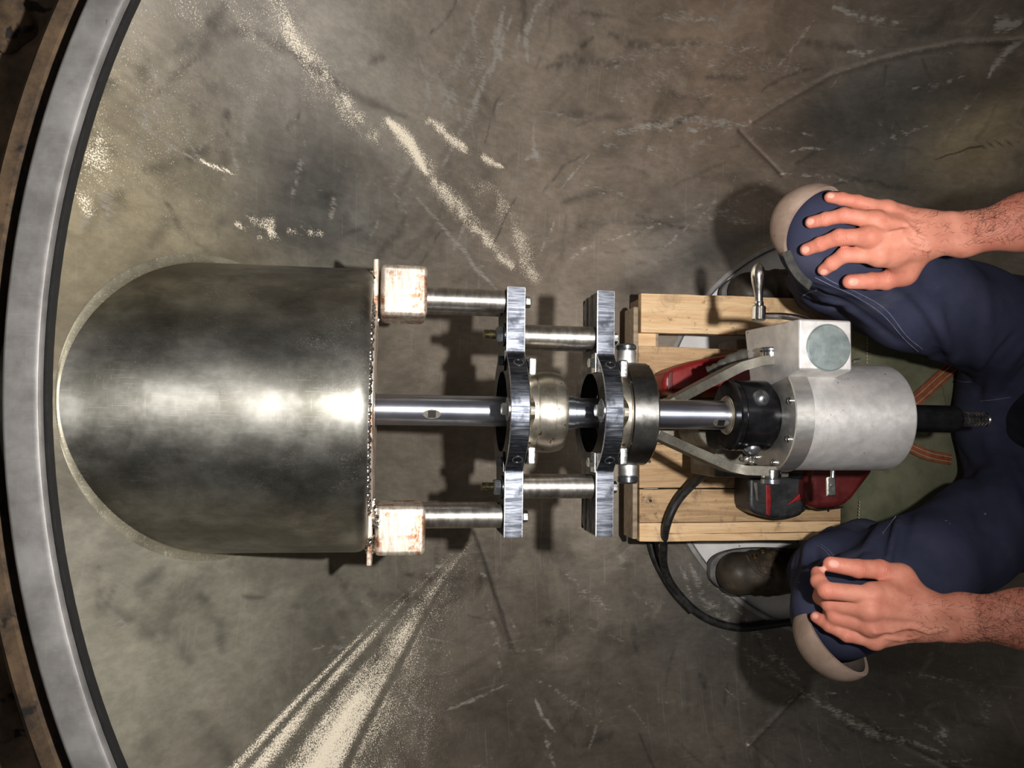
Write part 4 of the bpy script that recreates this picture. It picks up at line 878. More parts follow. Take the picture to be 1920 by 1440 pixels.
def march(f, px, py, off=0.0, n=90, start=0.55):
    """first point of the field's surface (grown by off) seen at that pixel, else None"""
    d = ray(px, py); t = start
    for _ in range(n):
        v = f((CAM + d * t)[None])[0] - off
        if v < 5e-4: return CAM + d * t
        t += max(v * .8, .0006)
        if t > 2.2: return None
    return None

def sp2(pts, n=10): return [tuple(q[:2]) for q in spline([(*p, 0) for p in pts], n)]
# ------------------------------------------------------------------ the seated person: trousers
KR, KL = at(1548, 442, .545), at(1572, 1150, .535)
AR_, AL_ = at(1520, 545, .13), at(1512, 1068, .13)
HR, HL = at(1985, 655, .30), at(1990, 905, .29)
PEL = np.array([1.34, .04, .27])
THR = at(1712, 556, .46); THL = at(1715, 1070, .46)
CREASES = []
def trousers_d(p):
    d = cap_d(p, KR, THR, .070, .088); d = smin(d, cap_d(p, THR, HR, .088, .118), .05)
    e = cap_d(p, KL, THL, .070, .082); e = smin(e, cap_d(p, THL, HL, .082, .115), .05)
    d = smin(d, cap_d(p, KR + [.015, -.008, -.02], AR_ + [.01, 0, .03], .066, .060), .045); e = smin(e, cap_d(p, KL + [.015, .006, -.02], AL_ + [.01, 0, .03], .066, .060), .045)
    d = smin(d, cap_d(p, at(1560, 540, .38), at(1650, 585, .34), .045, .050), .05); e = smin(e, cap_d(p, at(1545, 1050, .36), at(1620, 1020, .32), .045, .050), .05)
    d = smin(d, e, .03)
    d = smin(d, ell_d(p, PEL, (.16, .19, .13)), .08)
    u = np.clip((p[:, 0] - .93) / .10, 0, 1); d = np.maximum(d, .085 + .098 * u * u * (3 - 2 * u) - p[:, 2])
    # folds
    x, y, z = p[:, 0], p[:, 1], p[:, 2]
    w = np.clip((x - .86) * 5, 0, 1)
    ang = np.arctan2(y - .04, x - 1.18)
    rr = np.hypot(y - .04, x - 1.18)
    f1 = .0042 * np.sin(ang * 15 + 2.0 * np.sin(rr * 13)) * w * np.clip(1.6 - rr * 3, 0.15, 1) * np.clip((rr - .17) * 6, 0, 1)
    f2 = .0030 * np.sin(62 * (x * .65 + np.where(y > 0, y, -y) * .75) + 5 * np.sin(z * 14 + y * 9)) * np.clip(1 - np.abs(x - .74) * 5, 0, 1)
    f3 = .0022 * np.sin(33 * x + 21 * y * np.sign(y) - 40 * z) * np.sin(17 * z + 11 * y)
    f4 = .0060 * np.exp(-((z - .30 - .05 * np.sin(30 * x)) / .018) ** 2) * (x < .85) + .005 * np.exp(-((z - .20 - .04 * np.sin(25 * y)) / .016) ** 2) * (x < .85)
    out = d - f1 - f2 - f3 - f4
    if CREASES:
        k = np.nonzero(np.abs(out) < .05)[0]
        if len(k):
            q = p[k]; s = np.zeros(len(k))
            for P, w, a in CREASES:
                D = np.full(len(k), 9.); T = np.zeros(len(k)); n = len(P) - 1
                for i in range(n):
                    u, v = P[i], P[i + 1]; ab = v - u; t = np.clip(((q - u) @ ab) / (ab @ ab), 0, 1); e = np.linalg.norm(q - u - t[:, None] * ab, axis=1); c = e < D; D = np.where(c, e, D); T = np.where(c, (i + t) / n, T)
                s += 1.5 * a * np.exp(-(D / w) ** 2) * np.sin(np.pi * np.clip(T * .9 + .05, 0, 1)) ** .5
            out[k] -= s
    return out
_cr = []
for pts, w, a in ((((1530, 512), (1600, 552), (1670, 600), (1730, 660), (1790, 716)), .006, .0035), (((1525, 540), (1600, 580), (1680, 640)), .010, -.006), (((1660, 530), (1720, 590), (1765, 670), (1790, 715)), .009, -.008), (((1690, 520), (1750, 590), (1790, 680)), .014, .006),
                  (((1832, 738), (1850, 690), (1900, 630)), .008, -.007), (((1850, 745), (1880, 700), (1920, 650)), .010, .006), (((1880, 745), (1915, 700), (1950, 660)), .007, -.006), (((1780, 560), (1800, 640), (1815, 710)), .016, -.007), (((1850, 560), (1850, 640), (1835, 720)), .016, .005),
                  (((1500, 520), (1520, 535), (1555, 545)), .006, -.005), (((1490, 540), (1520, 555), (1570, 570)), .007, .005), (((1500, 560), (1540, 572), (1590, 580)), .006, -.005), (((1700, 925), (1665, 990), (1650, 1050)), .007, -.007), (((1730, 900), (1700, 980), (1680, 1060)), .008, -.007), (((1715, 910), (1680, 985), (1665, 1055)), .007, .005),
                  (((1660, 965), (1640, 1000), (1615, 1040)), .008, .006), (((1800, 850), (1830, 920), (1840, 990)), .012, -.007), (((1850, 830), (1890, 900), (1920, 980)), .012, .006), (((1870, 800), (1910, 850), (1950, 930)), .008, -.006), (((1490, 1030), (1486, 1060), (1478, 1090)), .005, -.005), (((1510, 1022), (1506, 1060), (1500, 1100)), .006, .005), (((1530, 1020), (1528, 1060), (1520, 1110)), .005, -.005),
                  (((1560, 1040), (1590, 1045), (1620, 1035)), .007, -.006), (((1600, 1225), (1660, 1225), (1710, 1218)), .007, -.005), (((1620, 1235), (1680, 1235), (1725, 1225)), .006, .004)):
    P = [march(trousers_d, x, y) for x, y in sp2(pts, 4)]; P = [q for q in P if q is not None]
    if len(P) > 3: _cr.append((P, w, a))
CREASES.extend(_cr)
PERSON = thing('person', 'person seated in navy work trousers and boots, both bare hands resting on the knees', 'person', (1.24, .04, .17))
def cloth_mat():
    s = NT('navy_work_cotton'); f = s.noise(9, 7, 0.6); col = s.mix(s.ramp(f, 0.3, 0.7), s2l(43, 46, 64), s2l(57, 59, 80))
    fade = s.ramp(s.noise(4.5, 5, .6, None, .5), .52, .72); col = s.mix(s.math('MULTIPLY', fade, .35), col, s2l(92, 92, 102))
    k = s.ramp(s.noise(55, 3, .6), .735, .76); col = s.mix(s.math('MULTIPLY', k, .5), col, s2l(150, 150, 158))
    w1 = s.noise(700, 2, .5, s.map((1, 3, 1), (0, 0, .6))); return s.out(col, .88, 0, s.bump(w1, .22, .0005, s.bump(s.noise(38, 5, .6), .30, .0022)), .15)
M_NAVY = cloth_mat()
V, Fq = surface_nets(trousers_d, (.50, -.42, .07), (1.54, .52, .70), .0048)
np_mesh('trousers', V, Fq, M_NAVY, PERSON)['label'] = 'navy blue cotton work trousers'
M_SEAM = metal_mat('seam_thread', s2l(78, 82, 104), s2l(104, 108, 130), 60, (.8, .9), 0, (1, 1, 1), 0)
trou = [o for o in bpy.data.objects if o.name == 'trousers'][0]
def seam(pts, label='pale stitched trouser seam', r=.0008):
    P = [march(trousers_d, x, y, .0004) for x, y in pts]; P = [q for q in P if q is not None]
    if len(P) > 2: bm = bmesh.new(); tube(bm, P, r, 6); obj('seam', bm, M_SEAM, trou, label)
seam(sp2([(1535, 512), (1560, 528), (1610, 550), (1660, 580), (1700, 630), (1730, 655)])); seam(sp2([(1528, 520), (1560, 536), (1606, 557), (1655, 590), (1694, 634), (1722, 660)]))
seam(sp2([(1505, 555), (1518, 548), (1530, 545)])); seam(sp2([(1838, 752), (1860, 750), (1895, 745)])); seam(sp2([(1790, 712), (1805, 716), (1820, 716)]))
seam(sp2([(1655, 1000), (1690, 955), (1720, 920), (1750, 900)])); seam(sp2([(1532, 1022), (1545, 1030), (1556, 1042)])); seam(sp2([(1538, 1020), (1552, 1030), (1563, 1042)])); seam(sp2([(1715, 1240), (1732, 1228), (1735, 1215)]))

# boots
M_BOOT = metal_mat('scuffed_boot_leather', s2l(42, 36, 30), s2l(68, 60, 50), 18, (0.45, 0.7), 0.0, (1, 1, 1), 0.08, s2l(130, 118, 104), 0.35, stain=s2l(92, 78, 56), stain_thr=(.56, .68), stain_scale=22, spec=.3)
M_SOLE = metal_mat('worn_rubber_sole', s2l(58, 58, 58), s2l(116, 114, 112), 24, (0.6, 0.8), 0.0, (1, 1, 1), 0.2, s2l(170, 168, 164), 0.3, spec=.3)
M_LACE = metal_mat('brown_lace', s2l(48, 40, 34), s2l(84, 70, 58), 80, (.8, .9), 0, (1, 1, 1), 0)
M_BRASS = metal_mat('brass_eyelet', s2l(196, 164, 92), s2l(226, 200, 130), 60, (.2, .35), 1, (1, 1, 1), 0)
def boot(toe, heel, inner, label, rings):
    toe = np.array(toe); heel = np.array(heel); u = _n((toe - heel) * [1, 1, 0]); s = np.array([-u[1], u[0], 0]) * inner; z = np.array([0, 0, 1.])
    g = lambda a, b, c: heel + u * a + s * b + z * c; L = np.linalg.norm((toe - heel)[:2])
    def fld(p):
        d = cap_d(p, g(L - .052, .004, .042), g(L - .12, .002, .048), .048, .046); d = smin(d, cap_d(p, g(L - .12, .002, .05), g(.06, 0, .066), .044, .050), .03)
        d = smin(d, cap_d(p, g(.05, 0, .05), g(.035, 0, .17), .046, .050), .04); d = smin(d, cap_d(p, g(L - .10, .004, .085), g(.06, 0, .145), .022, .034), .03)
        q = (p - g(L - .052, .004, .042)) @ u; d += .0012 * np.sin(q * 230) * np.exp(-((q + .06) / .025) ** 2)
        d -= .0018 * np.exp(-((q + .035) / .003) ** 2) * (p[:, 2] > heel[2] + .02)
        return np.maximum(d, heel[2] + .012 - p[:, 2])
    lo = np.minimum(toe, heel) - .09; hi = np.maximum(toe, heel) + .09; lo[2] = heel[2]; hi[2] = heel[2] + .24
    V, Fq = surface_nets(fld, lo, hi, .0034); b = np_mesh('boot', V, Fq, M_BOOT, PERSON); b['label'] = label
    P = []
    for k in range(72):
        a = 2 * math.pi * k / 72; ca, sa = math.cos(a), math.sin(a); xx = L * .5 - .01 + (L * .5 + .014) * (abs(ca) ** .75) * np.sign(ca); w = (.046 + .010 * np.clip((xx / L - .35) * 1.6, -.4, .9)) * (abs(sa) ** .72) * np.sign(sa); P.append((xx, w))
    bm = bmesh.new(); o = g(0, .002, -.0005)
    prism(bm, P, frame(o, tuple(u), tuple(np.cross(z, u)), (0, 0, 1)), .020, .003, 2)
    obj('sole', bm, M_SOLE, b, 'grey scuffed rubber sole')
    for (rx, ry) in rings:
        q = march(fld, rx, ry, .0); 
        if q is None: continue
        e = 1e-3; nn = _n([fld((q + e * np.eye(3)[k])[None])[0] - fld((q - e * np.eye(3)[k])[None])[0] for k in range(3)])
        bm = bmesh.new(); lathe(bm, [(-.001, .0030), (.0016, .0034), (.0022, .0048), (.0014, .0062), (-.001, .0066)], q, tuple(nn), 20, caps=False); obj('eyelet', bm, M_BRASS, b, label='brass eyelet')
    return b, fld, g
bl, fl_, gl = boot(at(1328, 1067, .004), at(1556, 1060, .004), 1, 'black scuffed leather work boot with brass eyelets', [(1415, 1043), (1430, 1034), (1452, 1027)])
for pts in ([(1418, 1052), (1425, 1068), (1434, 1078), (1446, 1074)], [(1400, 1042), (1410, 1062), (1428, 1078), (1450, 1082)], [(1432, 1060), (1444, 1056), (1452, 1048)]):
    Q = [march(fl_, x, y, .0012) for x, y in sp2(pts, 5)]; Q = [q for q in Q if q is not None]
    if len(Q) > 2: bm = bmesh.new(); tube(bm, Q, .0021, 8); obj('lace', bm, M_LACE, bl, 'dark brown boot lace')
br_, fr_, gr = boot(at(1350, 560, .004), at(1560, 550, .004), -1, 'black leather work boot half hidden behind the pallet', [])

# knee pads: hard curved cups strapped on the knees
M_PAD = metal_mat('pinkish_worn_leather_pad', s2l(132, 112, 98), s2l(164, 142, 128), 16, (0.6, 0.8), 0.0, (1, 1, 1), 0.12, s2l(196, 180, 168), 0.35, spots=.34, spot_col=s2l(92, 78, 68), spot_scale=30, spec=.25)
M_PADIN = metal_mat('dark_felt', s2l(60, 52, 46), s2l(84, 74, 66), 50, (.9, .95), 0, (1, 1, 1), 0)
def knee_pad(c, axis, up, R, depth, label, sweep=1.0):
    a = _n(axis); up = np.asarray(up, float); u = _n(up - a * up.dot(a)); v = np.cross(a, u); rings = []; N = 56; Mq = 14; bm = bmesh.new()
    def P(i, j, off):
        t = i / Mq; th = 2 * math.pi * j / N; r = R * math.sin(t * math.pi / 2 * 1.06) ** .8; ax = depth * math.cos(t * math.pi / 2 * 1.06)
        w = 1 + .06 * math.cos(2 * th); q = c + a * (ax + off * math.cos(t * 1.6)) + (u * math.cos(th) * w + v * math.sin(th) * .96) * (r + off * math.sin(t * 1.6))
        return q
    O = [[bm.verts.new(P(i, j, 0)) for j in range(N)] for i in range(1, Mq + 1)]; I = [[bm.verts.new(P(i, j, -.007)) for j in range(N)] for i in range(1, Mq + 1)]
    for L, fl in ((O, 0), (I, 1)):
        for A, B in zip(L, L[1:]):
            for j in range(N):
                f = bm.faces.new((A[j], A[(j + 1) % N], B[(j + 1) % N], B[j])); f.material_index = fl
        f = bm.faces.new(L[0]); f.material_index = fl
    for j in range(N): bm.faces.new((O[-1][j], O[-1][(j + 1) % N], I[-1][(j + 1) % N], I[-1][j]))
    bmesh.ops.recalc_face_normals(bm, faces=bm.faces[:]); return obj('knee_pad', bm, [M_PAD, M_PADIN], PERSON, label, sharp=50)
PADR = at(1519, 420, .55); PADL = at(1564, 1196, .545)
knee_pad(PADR, (-.47, .55, -.69), -ray(1523, 412), .069, .054, 'pale pinkish knee pad cup on the knee with spread fingers')
knee_pad(PADL, (-.52, -.65, -.55), -ray(1568, 1187), .071, .052, 'pale pinkish knee pad cup on the knee with curled fingers')
M_STRAP = metal_mat('worn_black_elastic', s2l(44, 44, 42), s2l(70, 68, 62), 60, (.8, .9), 0, (1, 1, 1), .3, s2l(110, 108, 100), .3)
for pts in (((1477, 470), (1488, 496), (1502, 516), (1522, 534)),):
    Q = []
    for x, y in sp2(pts, 6):
        q = march(trousers_d, x, y, .004)
        Q.append(q if q is not None else at(x, y, .50))
    bm = bmesh.new(); bar(bm, Q, .020, .003, 0, .0008); obj('pad_strap', bm, M_STRAP, PERSON, 'black elastic knee pad strap')

# ------------------------------------------------------------------ bare arms and hands: one continuous body
TR = trousers_d
def rest(px, py, r, extra=.0, zfb=.60):
    q = march(TR, px, py, r * .93 + extra)
    return q if q is not None else at(px, py, zfb)
class Hand: pass
def hand(fingers, thumb, wrist, fore, elbow, side):
    """fingers: four lists of (px, py, radius, lift or None, z or None) from knuckle to tip"""
    H = Hand(); H.f = []; H.side = side
    def J(e):
        px, py, r, lift, z = e; r *= 1.20
        return (at(px, py, z) if z is not None else rest(px, py, r, lift or 0)), r
    H.f = [[J(e) for e in fl] for fl in fingers]; H.t = [J(e) for e in thumb]
    H.w = at(*wrist[:3]); H.fo = at(*fore[:3]); H.el = at(*elbow[:3]); H.wr, H.fr, H.er = wrist[3], fore[3], elbow[3]
    return H
def hand_field(H):
    side = np.array([0, 1., 0]) * H.side
    nup = np.array([0, 0, 1.])
    k0 = [f[0][0] for f in H.f]; ww = H.w; axis = _n(np.mean(k0, 0) - ww); lat = _n(k0[0] - k0[3])
    lat = _n(lat - axis * lat.dot(axis)); nor = np.cross(axis, lat); nor = nor if nor[2] > 0 else -nor
    H.axis, H.lat, H.nor = axis, lat, nor
    wo = [.020, .007, -.007, -.019]
    def fld(p):
        d = None
        # palm: metacarpals under one skin
        for i, f in enumerate(H.f):
            kn, r = f[0]; s = ww + lat * wo[i] * .95 + axis * .016 - nor * .004
            e = cap_d(p, s, kn - nor * .0035, .0155, r * 1.16); d = e if d is None else smin(d, e, .014)
            m = ww + lat * wo[i] * .8 + axis * .03 - nor * .014; e = cap_d(p, m, kn - nor * .013 - axis * .008, .014, .0115); d = smin(d, e, .016)
        # thumb root
        tc, tr = H.t[0]; e = cap_d(p, ww - lat * .012 + axis * .022 - nor * .010, tc, .0185, tr * 1.22); d = smin(d, e, .018)
        e = cap_d(p, tc, H.f[3][0][0] - axis * .026 - nor * .012, .0135, .0125); d = smin(d, e, .014)
        # wrist and forearm
        for sg in (-1, 1):
            o = lat * sg
            e = cap_d(p, ww + o * H.wr * .38 + axis * .022, ww + o * H.wr * .40 - axis * .03, H.wr * .60, H.wr * .62); d = smin(d, e, .018)
            e = cap_d(p, ww + o * H.wr * .40 - axis * .03, H.fo + o * H.fr * .30, H.wr * .62, H.fr * .74); d = smin(d, e, .02)
            e = cap_d(p, H.fo + o * H.fr * .30, H.el + o * H.er * .2, H.fr * .74, H.er * .82); d = smin(d, e, .03)
        # ulna bump, tendons, veins
        d = smin(d, np.linalg.norm(p - (ww + lat * H.wr * .62 + nor * .012 - axis * .006), axis=1) - .0085, .014)
        for i, f in enumerate(H.f):
            kn, r = f[0]; d = smin(d, cap_d(p, ww + lat * wo[i] * .5 + nor * .0120 + axis * .025, kn + nor * (r * .62), .0020, .0030), .007)
        for a, b, c in H.veins: d = smin(d, cap_d(p, a, b, .0017, .0017), .0045); d = smin(d, cap_d(p, b, c, .0017, .0014), .0045)
        # fingers
        def finger(f, thick=1.0):
            q = None
            for (a, ra), (b, rb) in zip(f, f[1:]):
                e = cap_d(p, a, b, ra, rb); q = e if q is None else smin(q, e, .0016)
            for (a, ra) in f[1:-1]: q = smin(q, np.linalg.norm(p - a - nor * .0004, axis=1) - ra * .985, .004)
            for n_, (a, ra) in enumerate(f[1:-1]):
                i = 1 + n_; dr = _n(f[i + 1][0] - f[i - 1][0]); t = (p - a) @ dr; rad = np.linalg.norm(p - a, axis=1); up = ((p - a) @ nor) > 0
                q = q + .0009 * np.sin(t * (2 * math.pi / .0033)) * np.exp(-(t / .0048) ** 2) * np.clip(((p - a) @ nor) / ra, 0, 1) * (rad < ra * 1.6)
            return q
        for f in H.f:
            e = finger(f); d = smin(d, e, .0060)
            d = smin(d, np.linalg.norm(p - f[0][0] - nor * .0015, axis=1) - f[0][1] * .82, .012)
        e = finger(H.t); d = smin(d, e, .008)
        # nails: a shallow rim round each plate
        for (c, ax, up, sd, w, l) in H.nails:
            q = p - c; x = (q @ ax) / l; y = (q @ sd) / w; z = q @ up; rr = np.sqrt(x * x + y * y) + 1e-9; near = (np.abs(z) < .006)
            d = d + near * (.00070 * np.exp(-((rr - 1.0) / .16) ** 2) - .00020 * (rr < .9))
        return d
    return fld
def set_nails(H):
    H.nails = []
    for f, (w, l) in list(zip(H.f, ((.0052, .0062), (.0060, .0074), (.0062, .0078), (.0060, .0074)))) + [(H.t, (.0074, .0088))]:
        (a, ra), (b, rb) = f[-2], f[-1]; ax = _n(b - a); up = np.array([0, 0, 1.]) if f is not H.t else _n(np.array([0, .0, 1.]) + H.lat * -.25)
        up = _n(up - ax * up.dot(ax)); sd = np.cross(ax, up); c = b + up * rb * .94 - ax * rb * .05; H.nails.append((c, ax, up, sd, w, l))

# wrist-side view of every joint, as measured in the photograph: (px, py, radius, lift over the cloth, height)
RH = hand([
    [(1662, 392, .0096, None, .640), (1607, 379, .0088, .004, None), (1578, 373, .0080, .001, None), (1556, 370, .0072, 0, None)],
    [(1640, 413, .0108, None, .648), (1582, 404, .0097, .006, None), (1548, 411, .0088, .001, None), (1521, 417, .0079, 0, None)],
    [(1630, 444, .0114, None, .651), (1573, 445, .0103, .008, None), (1538, 458, .0092, .001, None), (1512, 468, .0083, 0, None)],
    [(1648, 478, .0112, None, .644), (1583, 478, .0102, .006, None), (1560, 494, .0091, .001, None), (1545, 506, .0082, 0, None)]],
    [(1694, 510, .0150, None, .612), (1662, 526, .0122, None, .600), (1633, 527, .0112, None, .596), (1594, 528, .0098, None, .592)],
    (1768, 438, .662, .0305), (1920, 416, .690, .0365), (2120, 380, .72, .045), 1)
LH = hand([
    [(1640, 1201, .0096, None, .632), (1588, 1190, .0088, .010, None), (1555, 1173, .0080, .008, None), (1530, 1157, .0072, .006, None)],
    [(1632, 1174, .0108, None, .642), (1566, 1156, .0098, .010, None), (1549, 1147, .0090, .001, .560), (1545, 1135, .0082, None, .535)],
    [(1630, 1144, .0114, None, .648), (1556, 1132, .0104, .014, None), (1539, 1120, .0094, .002, .575), (1538, 1108, .0084, None, .55)],
    [(1636, 1116, .0112, None, .646), (1549, 1107, .0104, None, .634), (1535, 1090, .0094, None, .615), (1533, 1074, .0083, None, .600)]],
    [(1688, 1084, .0150, None, .620), (1650, 1068, .0124, None, .618), (1608, 1066, .0114, None, .616), (1558, 1058, .0098, None, .606)],
    (1764, 1158, .655, .0325), (1920, 1160, .685, .0370), (2120, 1180, .72, .045), -1)
def veins(H, spec):
    H.veins = []; H.nails = []; f = hand_field(H); out = []
    for v in spec:
        q = [march(f, x, y, -.0002) for x, y, z in v]
        if all(e is not None for e in q): out.append(tuple(q))
    H.veins = out
veins(RH, [((1700, 420, .672), (1720, 440, .676), (1735, 446, .676)), ((1670, 436, .668), (1690, 432, .673), (1715, 428, .675)), ((1700, 450, .672), (1712, 462, .672), (1740, 470, .668))])
veins(LH, [((1640, 1186, .655), (1672, 1184, .662), (1705, 1176, .667)), ((1705, 1176, .667), (1740, 1186, .668), (1775, 1180, .668)), ((1660, 1196, .650), (1690, 1200, .652), (1720, 1196, .652))])
for H in (RH, LH):
    H.nails = []; f0 = hand_field(H); set_nails(H)

def skin_mat():
    s = NT('skin'); red = s.attr('red'); nail = s.attr('nail'); f = s.noise(30, 6, .6); fine = s.noise(160, 4, .6)
    col = s.mix(s.ramp(f, .3, .7), s2l(188, 118, 96), s2l(208, 140, 117)); col = s.mix(red, col, s2l(192, 98, 82))
    k = s.ramp(s.noise(75, 4, .6), .60, .72); col = s.mix(s.math('MULTIPLY', k, .28), col, s2l(176, 92, 76)); col = s.mix(s.math('MULTIPLY', s.ramp(s.noise(50, 3, .6), .68, .74), .30), col, s2l(110, 76, 62))
    col = s.mix(nail, col, s2l(218, 158, 140)); v = s.vor(420)
    rough = s.math('SUBTRACT', s.ramp(fine, .3, .7, .54, .66), s.math('MULTIPLY', nail, .12))
    m = s.out(col, rough, 0, s.bump(v, .18, .0006, s.bump(fine, .15, .0008)), .4)
    s.b.inputs['Subsurface Weight'].default_value = .12; s.b.inputs['Subsurface Radius'].default_value = (.008, .003, .0015); s.b.inputs['Subsurface Scale'].default_value = .6
    return m
M_SKIN = skin_mat()
VV, FF, RED, NAIL = [], [], [], []; nv = 0
SHR, SHL = np.array([1.36, .235, .80]), np.array([1.36, -.155, .80])
for H, sh in ((RH, SHR), (LH, SHL)):
    f = hand_field(H); pts = [q for g in H.f + [H.t] for q, _ in g] + [H.w, H.fo + H.axis * 0]
    lo = np.min(pts, 0) - .045; hi = np.max(pts, 0) + .055; hi[0] = H.fo[0] + .05
    V, Fq = surface_nets(f, lo, hi, .0016)
    # deepen the red over knuckles, finger ends and the outer forearm
    r = np.zeros(len(V)); na = np.zeros(len(V))
    for g in H.f + [H.t]:
        for i, (q, rr) in enumerate(g): r = np.maximum(r, ((.25, .45, .45)[min(i, 2)] if i < len(g) - 1 else .7) * np.exp(-(np.linalg.norm(V - q - H.nor * rr * .4, axis=1) / (rr * 1.25)) ** 2))
    al = (V - H.w) @ -H.axis; r = np.maximum(r, .5 * np.clip(al / .12, 0, 1) * (.6 + .4 * np.sin(V[:, 1] * 160) * np.sin(V[:, 0] * 130)))
    for (c, ax, up, sd, w, l) in H.nails:
        q = V - c; x = (q @ ax) / l; y = (q @ sd) / w; z = q @ up; na = np.maximum(na, np.clip((1.0 - (x ** 2 + y ** 2) ** .5) * 6, 0, 1) * (np.abs(z) < .006))
    VV.append(V); FF.append(Fq + nv); RED.append(r); NAIL.append(na); nv += len(V)
    H.field = f
def torso_d(p):
    d = None
    for H, sh in ((RH, SHR), (LH, SHL)):
        e = cap_d(p, H.fo + _n(H.el - H.fo) * .03, H.el, H.fr * .90, H.er); e = smin(e, cap_d(p, H.el, sh, H.er, .056), .03); d = e if d is None else np.minimum(d, e)
    d = smin(d, cap_d(p, (1.36, .20, .78), (1.36, -.12, .78), .07, .07), .06); d = smin(d, cap_d(p, (1.37, .04, .74), (1.38, .04, .36), .13, .12), .09)
    d = smin(d, cap_d(p, (1.36, .04, .80), (1.33, .04, .93), .056, .052), .04); hc = np.array([1.30, .04, 1.04])
    d = smin(d, ell_d(p, hc, (.098, .078, .115)), .03); d = smin(d, ell_d(p, hc + [-.045, 0, -.055], (.055, .055, .060)), .03)
    d = smin(d, cap_d(p, hc + [-.095, 0, .01], hc + [-.118, 0, -.028], .009, .013), .012)
    for s in (-1, 1):
        d = smin(d, ell_d(p, hc + [.005, s * .080, -.015], (.018, .010, .030)), .006); d = smin(d, cap_d(p, hc + [-.085, s * .018, .022], hc + [-.082, s * .045, .020], .008, .007), .01); d = np.maximum(d, -(np.linalg.norm(p - (hc + [-.100, s * .031, .004]), axis=1) - .013))
        d = smin(d, np.linalg.norm(p - (hc + [-.079, s * .031, .003]), axis=1) - .012, .002)
    d = smin(d, cap_d(p, hc + [-.098, -.022, -.058], hc + [-.098, .022, -.058], .0065, .0065), .005); return np.maximum(d, -(cap_d(p, hc + [-.107, -.024, -.058], hc + [-.107, .024, -.058], .0016, .0016)))
V, Fq = surface_nets(torso_d, (.92, -.40, .28), (1.58, .50, 1.20), .0085); keep = V[:, 0] > min(RH.fo[0], LH.fo[0]) - .05
VV.append(V); FF.append(Fq + nv); RED.append(np.full(len(V), .3)); NAIL.append(np.zeros(len(V)))
body = np_mesh('body', np.concatenate(VV), np.concatenate(FF), M_SKIN, PERSON, attrs={'red': np.concatenate(RED), 'nail': np.concatenate(NAIL)})
body['label'] = 'bare hands and forearms, thumbs turned inward'
# shirt and hair, mostly outside the picture
def shirt_d(p):
    d = smin(cap_d(p, (1.36, .215, .79), (1.36, -.135, .79), .085, .085), cap_d(p, (1.37, .04, .74), (1.37, .04, .36), .155, .165), .10)
    for H, sh in ((RH, SHR), (LH, SHL)): d = smin(d, np.maximum(cap_d(p, H.el + (sh - H.el) * .35, sh, .068, .080), ((p - (H.el + (sh - H.el) * .42)) @ _n(H.el - sh))), .03)
    d = np.maximum(d, -(cap_d(p, (1.36, .04, .80), (1.33, .04, .98), .062, .068))); x, y, z = p.T; return d - .004 * np.sin(28 * z + 9 * y) * np.sin(14 * y + 6 * x)
M_SHIRT = metal_mat('dark_shirt_cotton', s2l(22, 22, 28), s2l(34, 34, 42), 20, (.85, .95), 0, (1, 1, 1), 0, bump=.4, spec=.15)
V, Fq = surface_nets(shirt_d, (1.00, -.36, .18), (1.62, .44, 1.0), .0085); np_mesh('shirt', V, Fq, M_SHIRT, PERSON)['label'] = 'dark work shirt'
M_HAIR = metal_mat('dark_brown_hair', s2l(40, 30, 24), s2l(66, 50, 40), 80, (.5, .7), 0, (1, 9, 1), 0, bump=.6)
def hairc_d(p):
    hc = np.array([1.30, .04, 1.04]); d = ell_d(p, hc + [.008, 0, .010], (.106, .087, .120)); x = p - hc; return np.maximum(d, np.maximum(-x[:, 2] - .02 - .0 * x[:, 0], -x[:, 0] - .055 - .5 * np.clip(x[:, 2], 0, 1)) * .7) - .003 * np.sin(70 * p[:, 0]) * np.sin(60 * p[:, 1])
V, Fq = surface_nets(hairc_d, (1.15, -.08, .98), (1.45, .16, 1.22), .006); np_mesh('hair', V, Fq, M_HAIR, PERSON)['label'] = 'short dark brown hair'
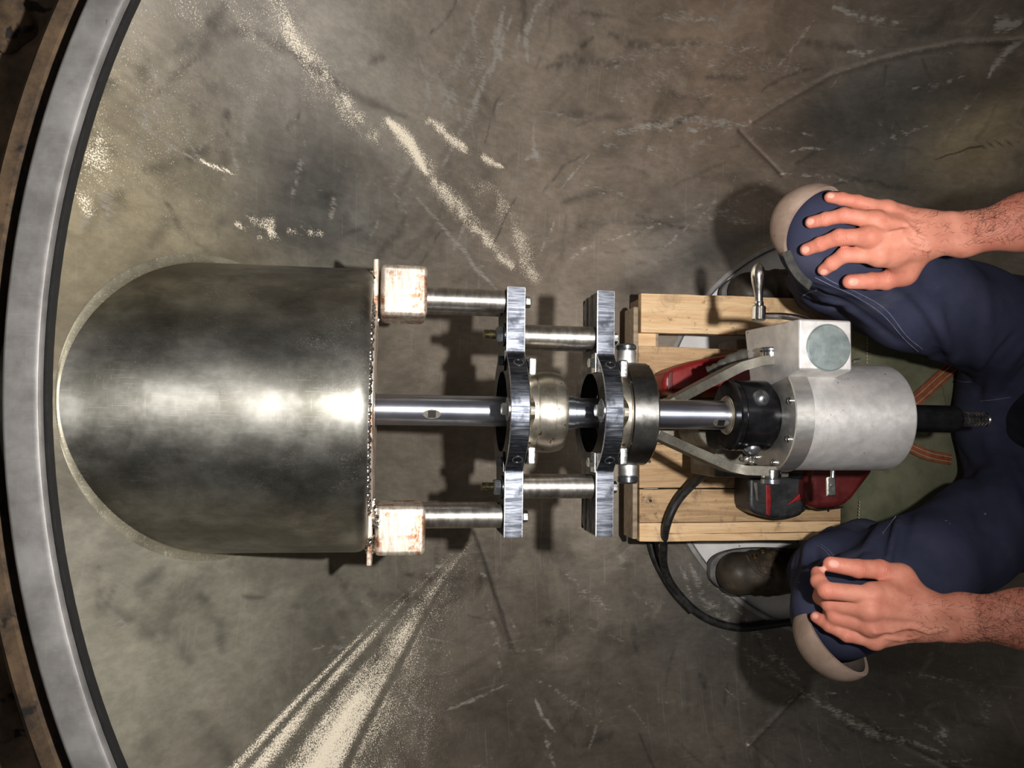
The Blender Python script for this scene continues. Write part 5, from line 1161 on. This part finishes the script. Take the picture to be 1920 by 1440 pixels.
# dark hairs on the forearms
def arm_hair(H, n, y0f, seed):
    rr = np.random.default_rng(seed); Vh, Fh = [], []; k = 0; L = np.linalg.norm(H.fo - H.w) + .05; ax = -H.axis
    fx = _n(H.fo - H.w)
    C = []
    for _ in range(n):
        t = rr.random() ** .8 * L + .012 if rr.random() > .10 else -rr.random() * .06
        if t < .03 and rr.random() < .5: continue
        ang = rr.uniform(-1.35, 1.35) + (.25 if H.side > 0 else -.25) * (t > .02); base = H.w + fx * t
        dirv = H.nor * math.cos(ang) + H.lat * math.sin(ang)
        if t < 0: base = base + H.lat * rr.uniform(-.2, 1) * .022
        C.append((base + dirv * .075, dirv))
    Q = np.array([c[0] for c in C]); Dv = np.array([c[1] for c in C])
    for _i in range(40):
        v = H.field(Q); Q = Q - Dv * np.where(v < 2e-4, 0, np.maximum(v * .9, 2e-4))[:, None]
    okk = H.field(Q) < 1e-3
    for q, dirv, ok_ in zip(Q, Dv, okk):
        if not ok_: continue
        tang = _n(fx * rr.uniform(.1, 1) + np.cross(fx, dirv) * rr.uniform(-.9, .9) * (1 if rr.random() > .3 else -1)); l = rr.uniform(.006, .014); w = rr.uniform(.00012, .0002); cu = rr.uniform(-.6, .6); sdv = np.cross(tang, dirv); P = []
        for i in range(4):
            s_ = i / 3; P.append(q + dirv * (.0002 + .0022 * math.sin(s_ * 2.2)) + (tang * s_ + sdv * cu * s_ * s_) * l)
        for i, pp in enumerate(P):
            ww = w * (1 - .75 * i / 3); Vh += [pp + sdv * ww, pp - sdv * ww * .5 + dirv * ww, pp - sdv * ww * .5 - dirv * ww]
        for i in range(3):
            for a in range(3): b = (a + 1) % 3; Fh.append((k + i * 3 + a, k + i * 3 + b, k + i * 3 + 3 + b, k + i * 3 + 3 + a))
        k += 12
    o = np_mesh('arm_hair', Vh, Fh, M_HAIR, PERSON); o['kind'] = 'stuff'; o['label'] = 'dark curly forearm hair'
arm_hair(RH, 1300, 0, 3); arm_hair(LH, 1500, 0, 4)
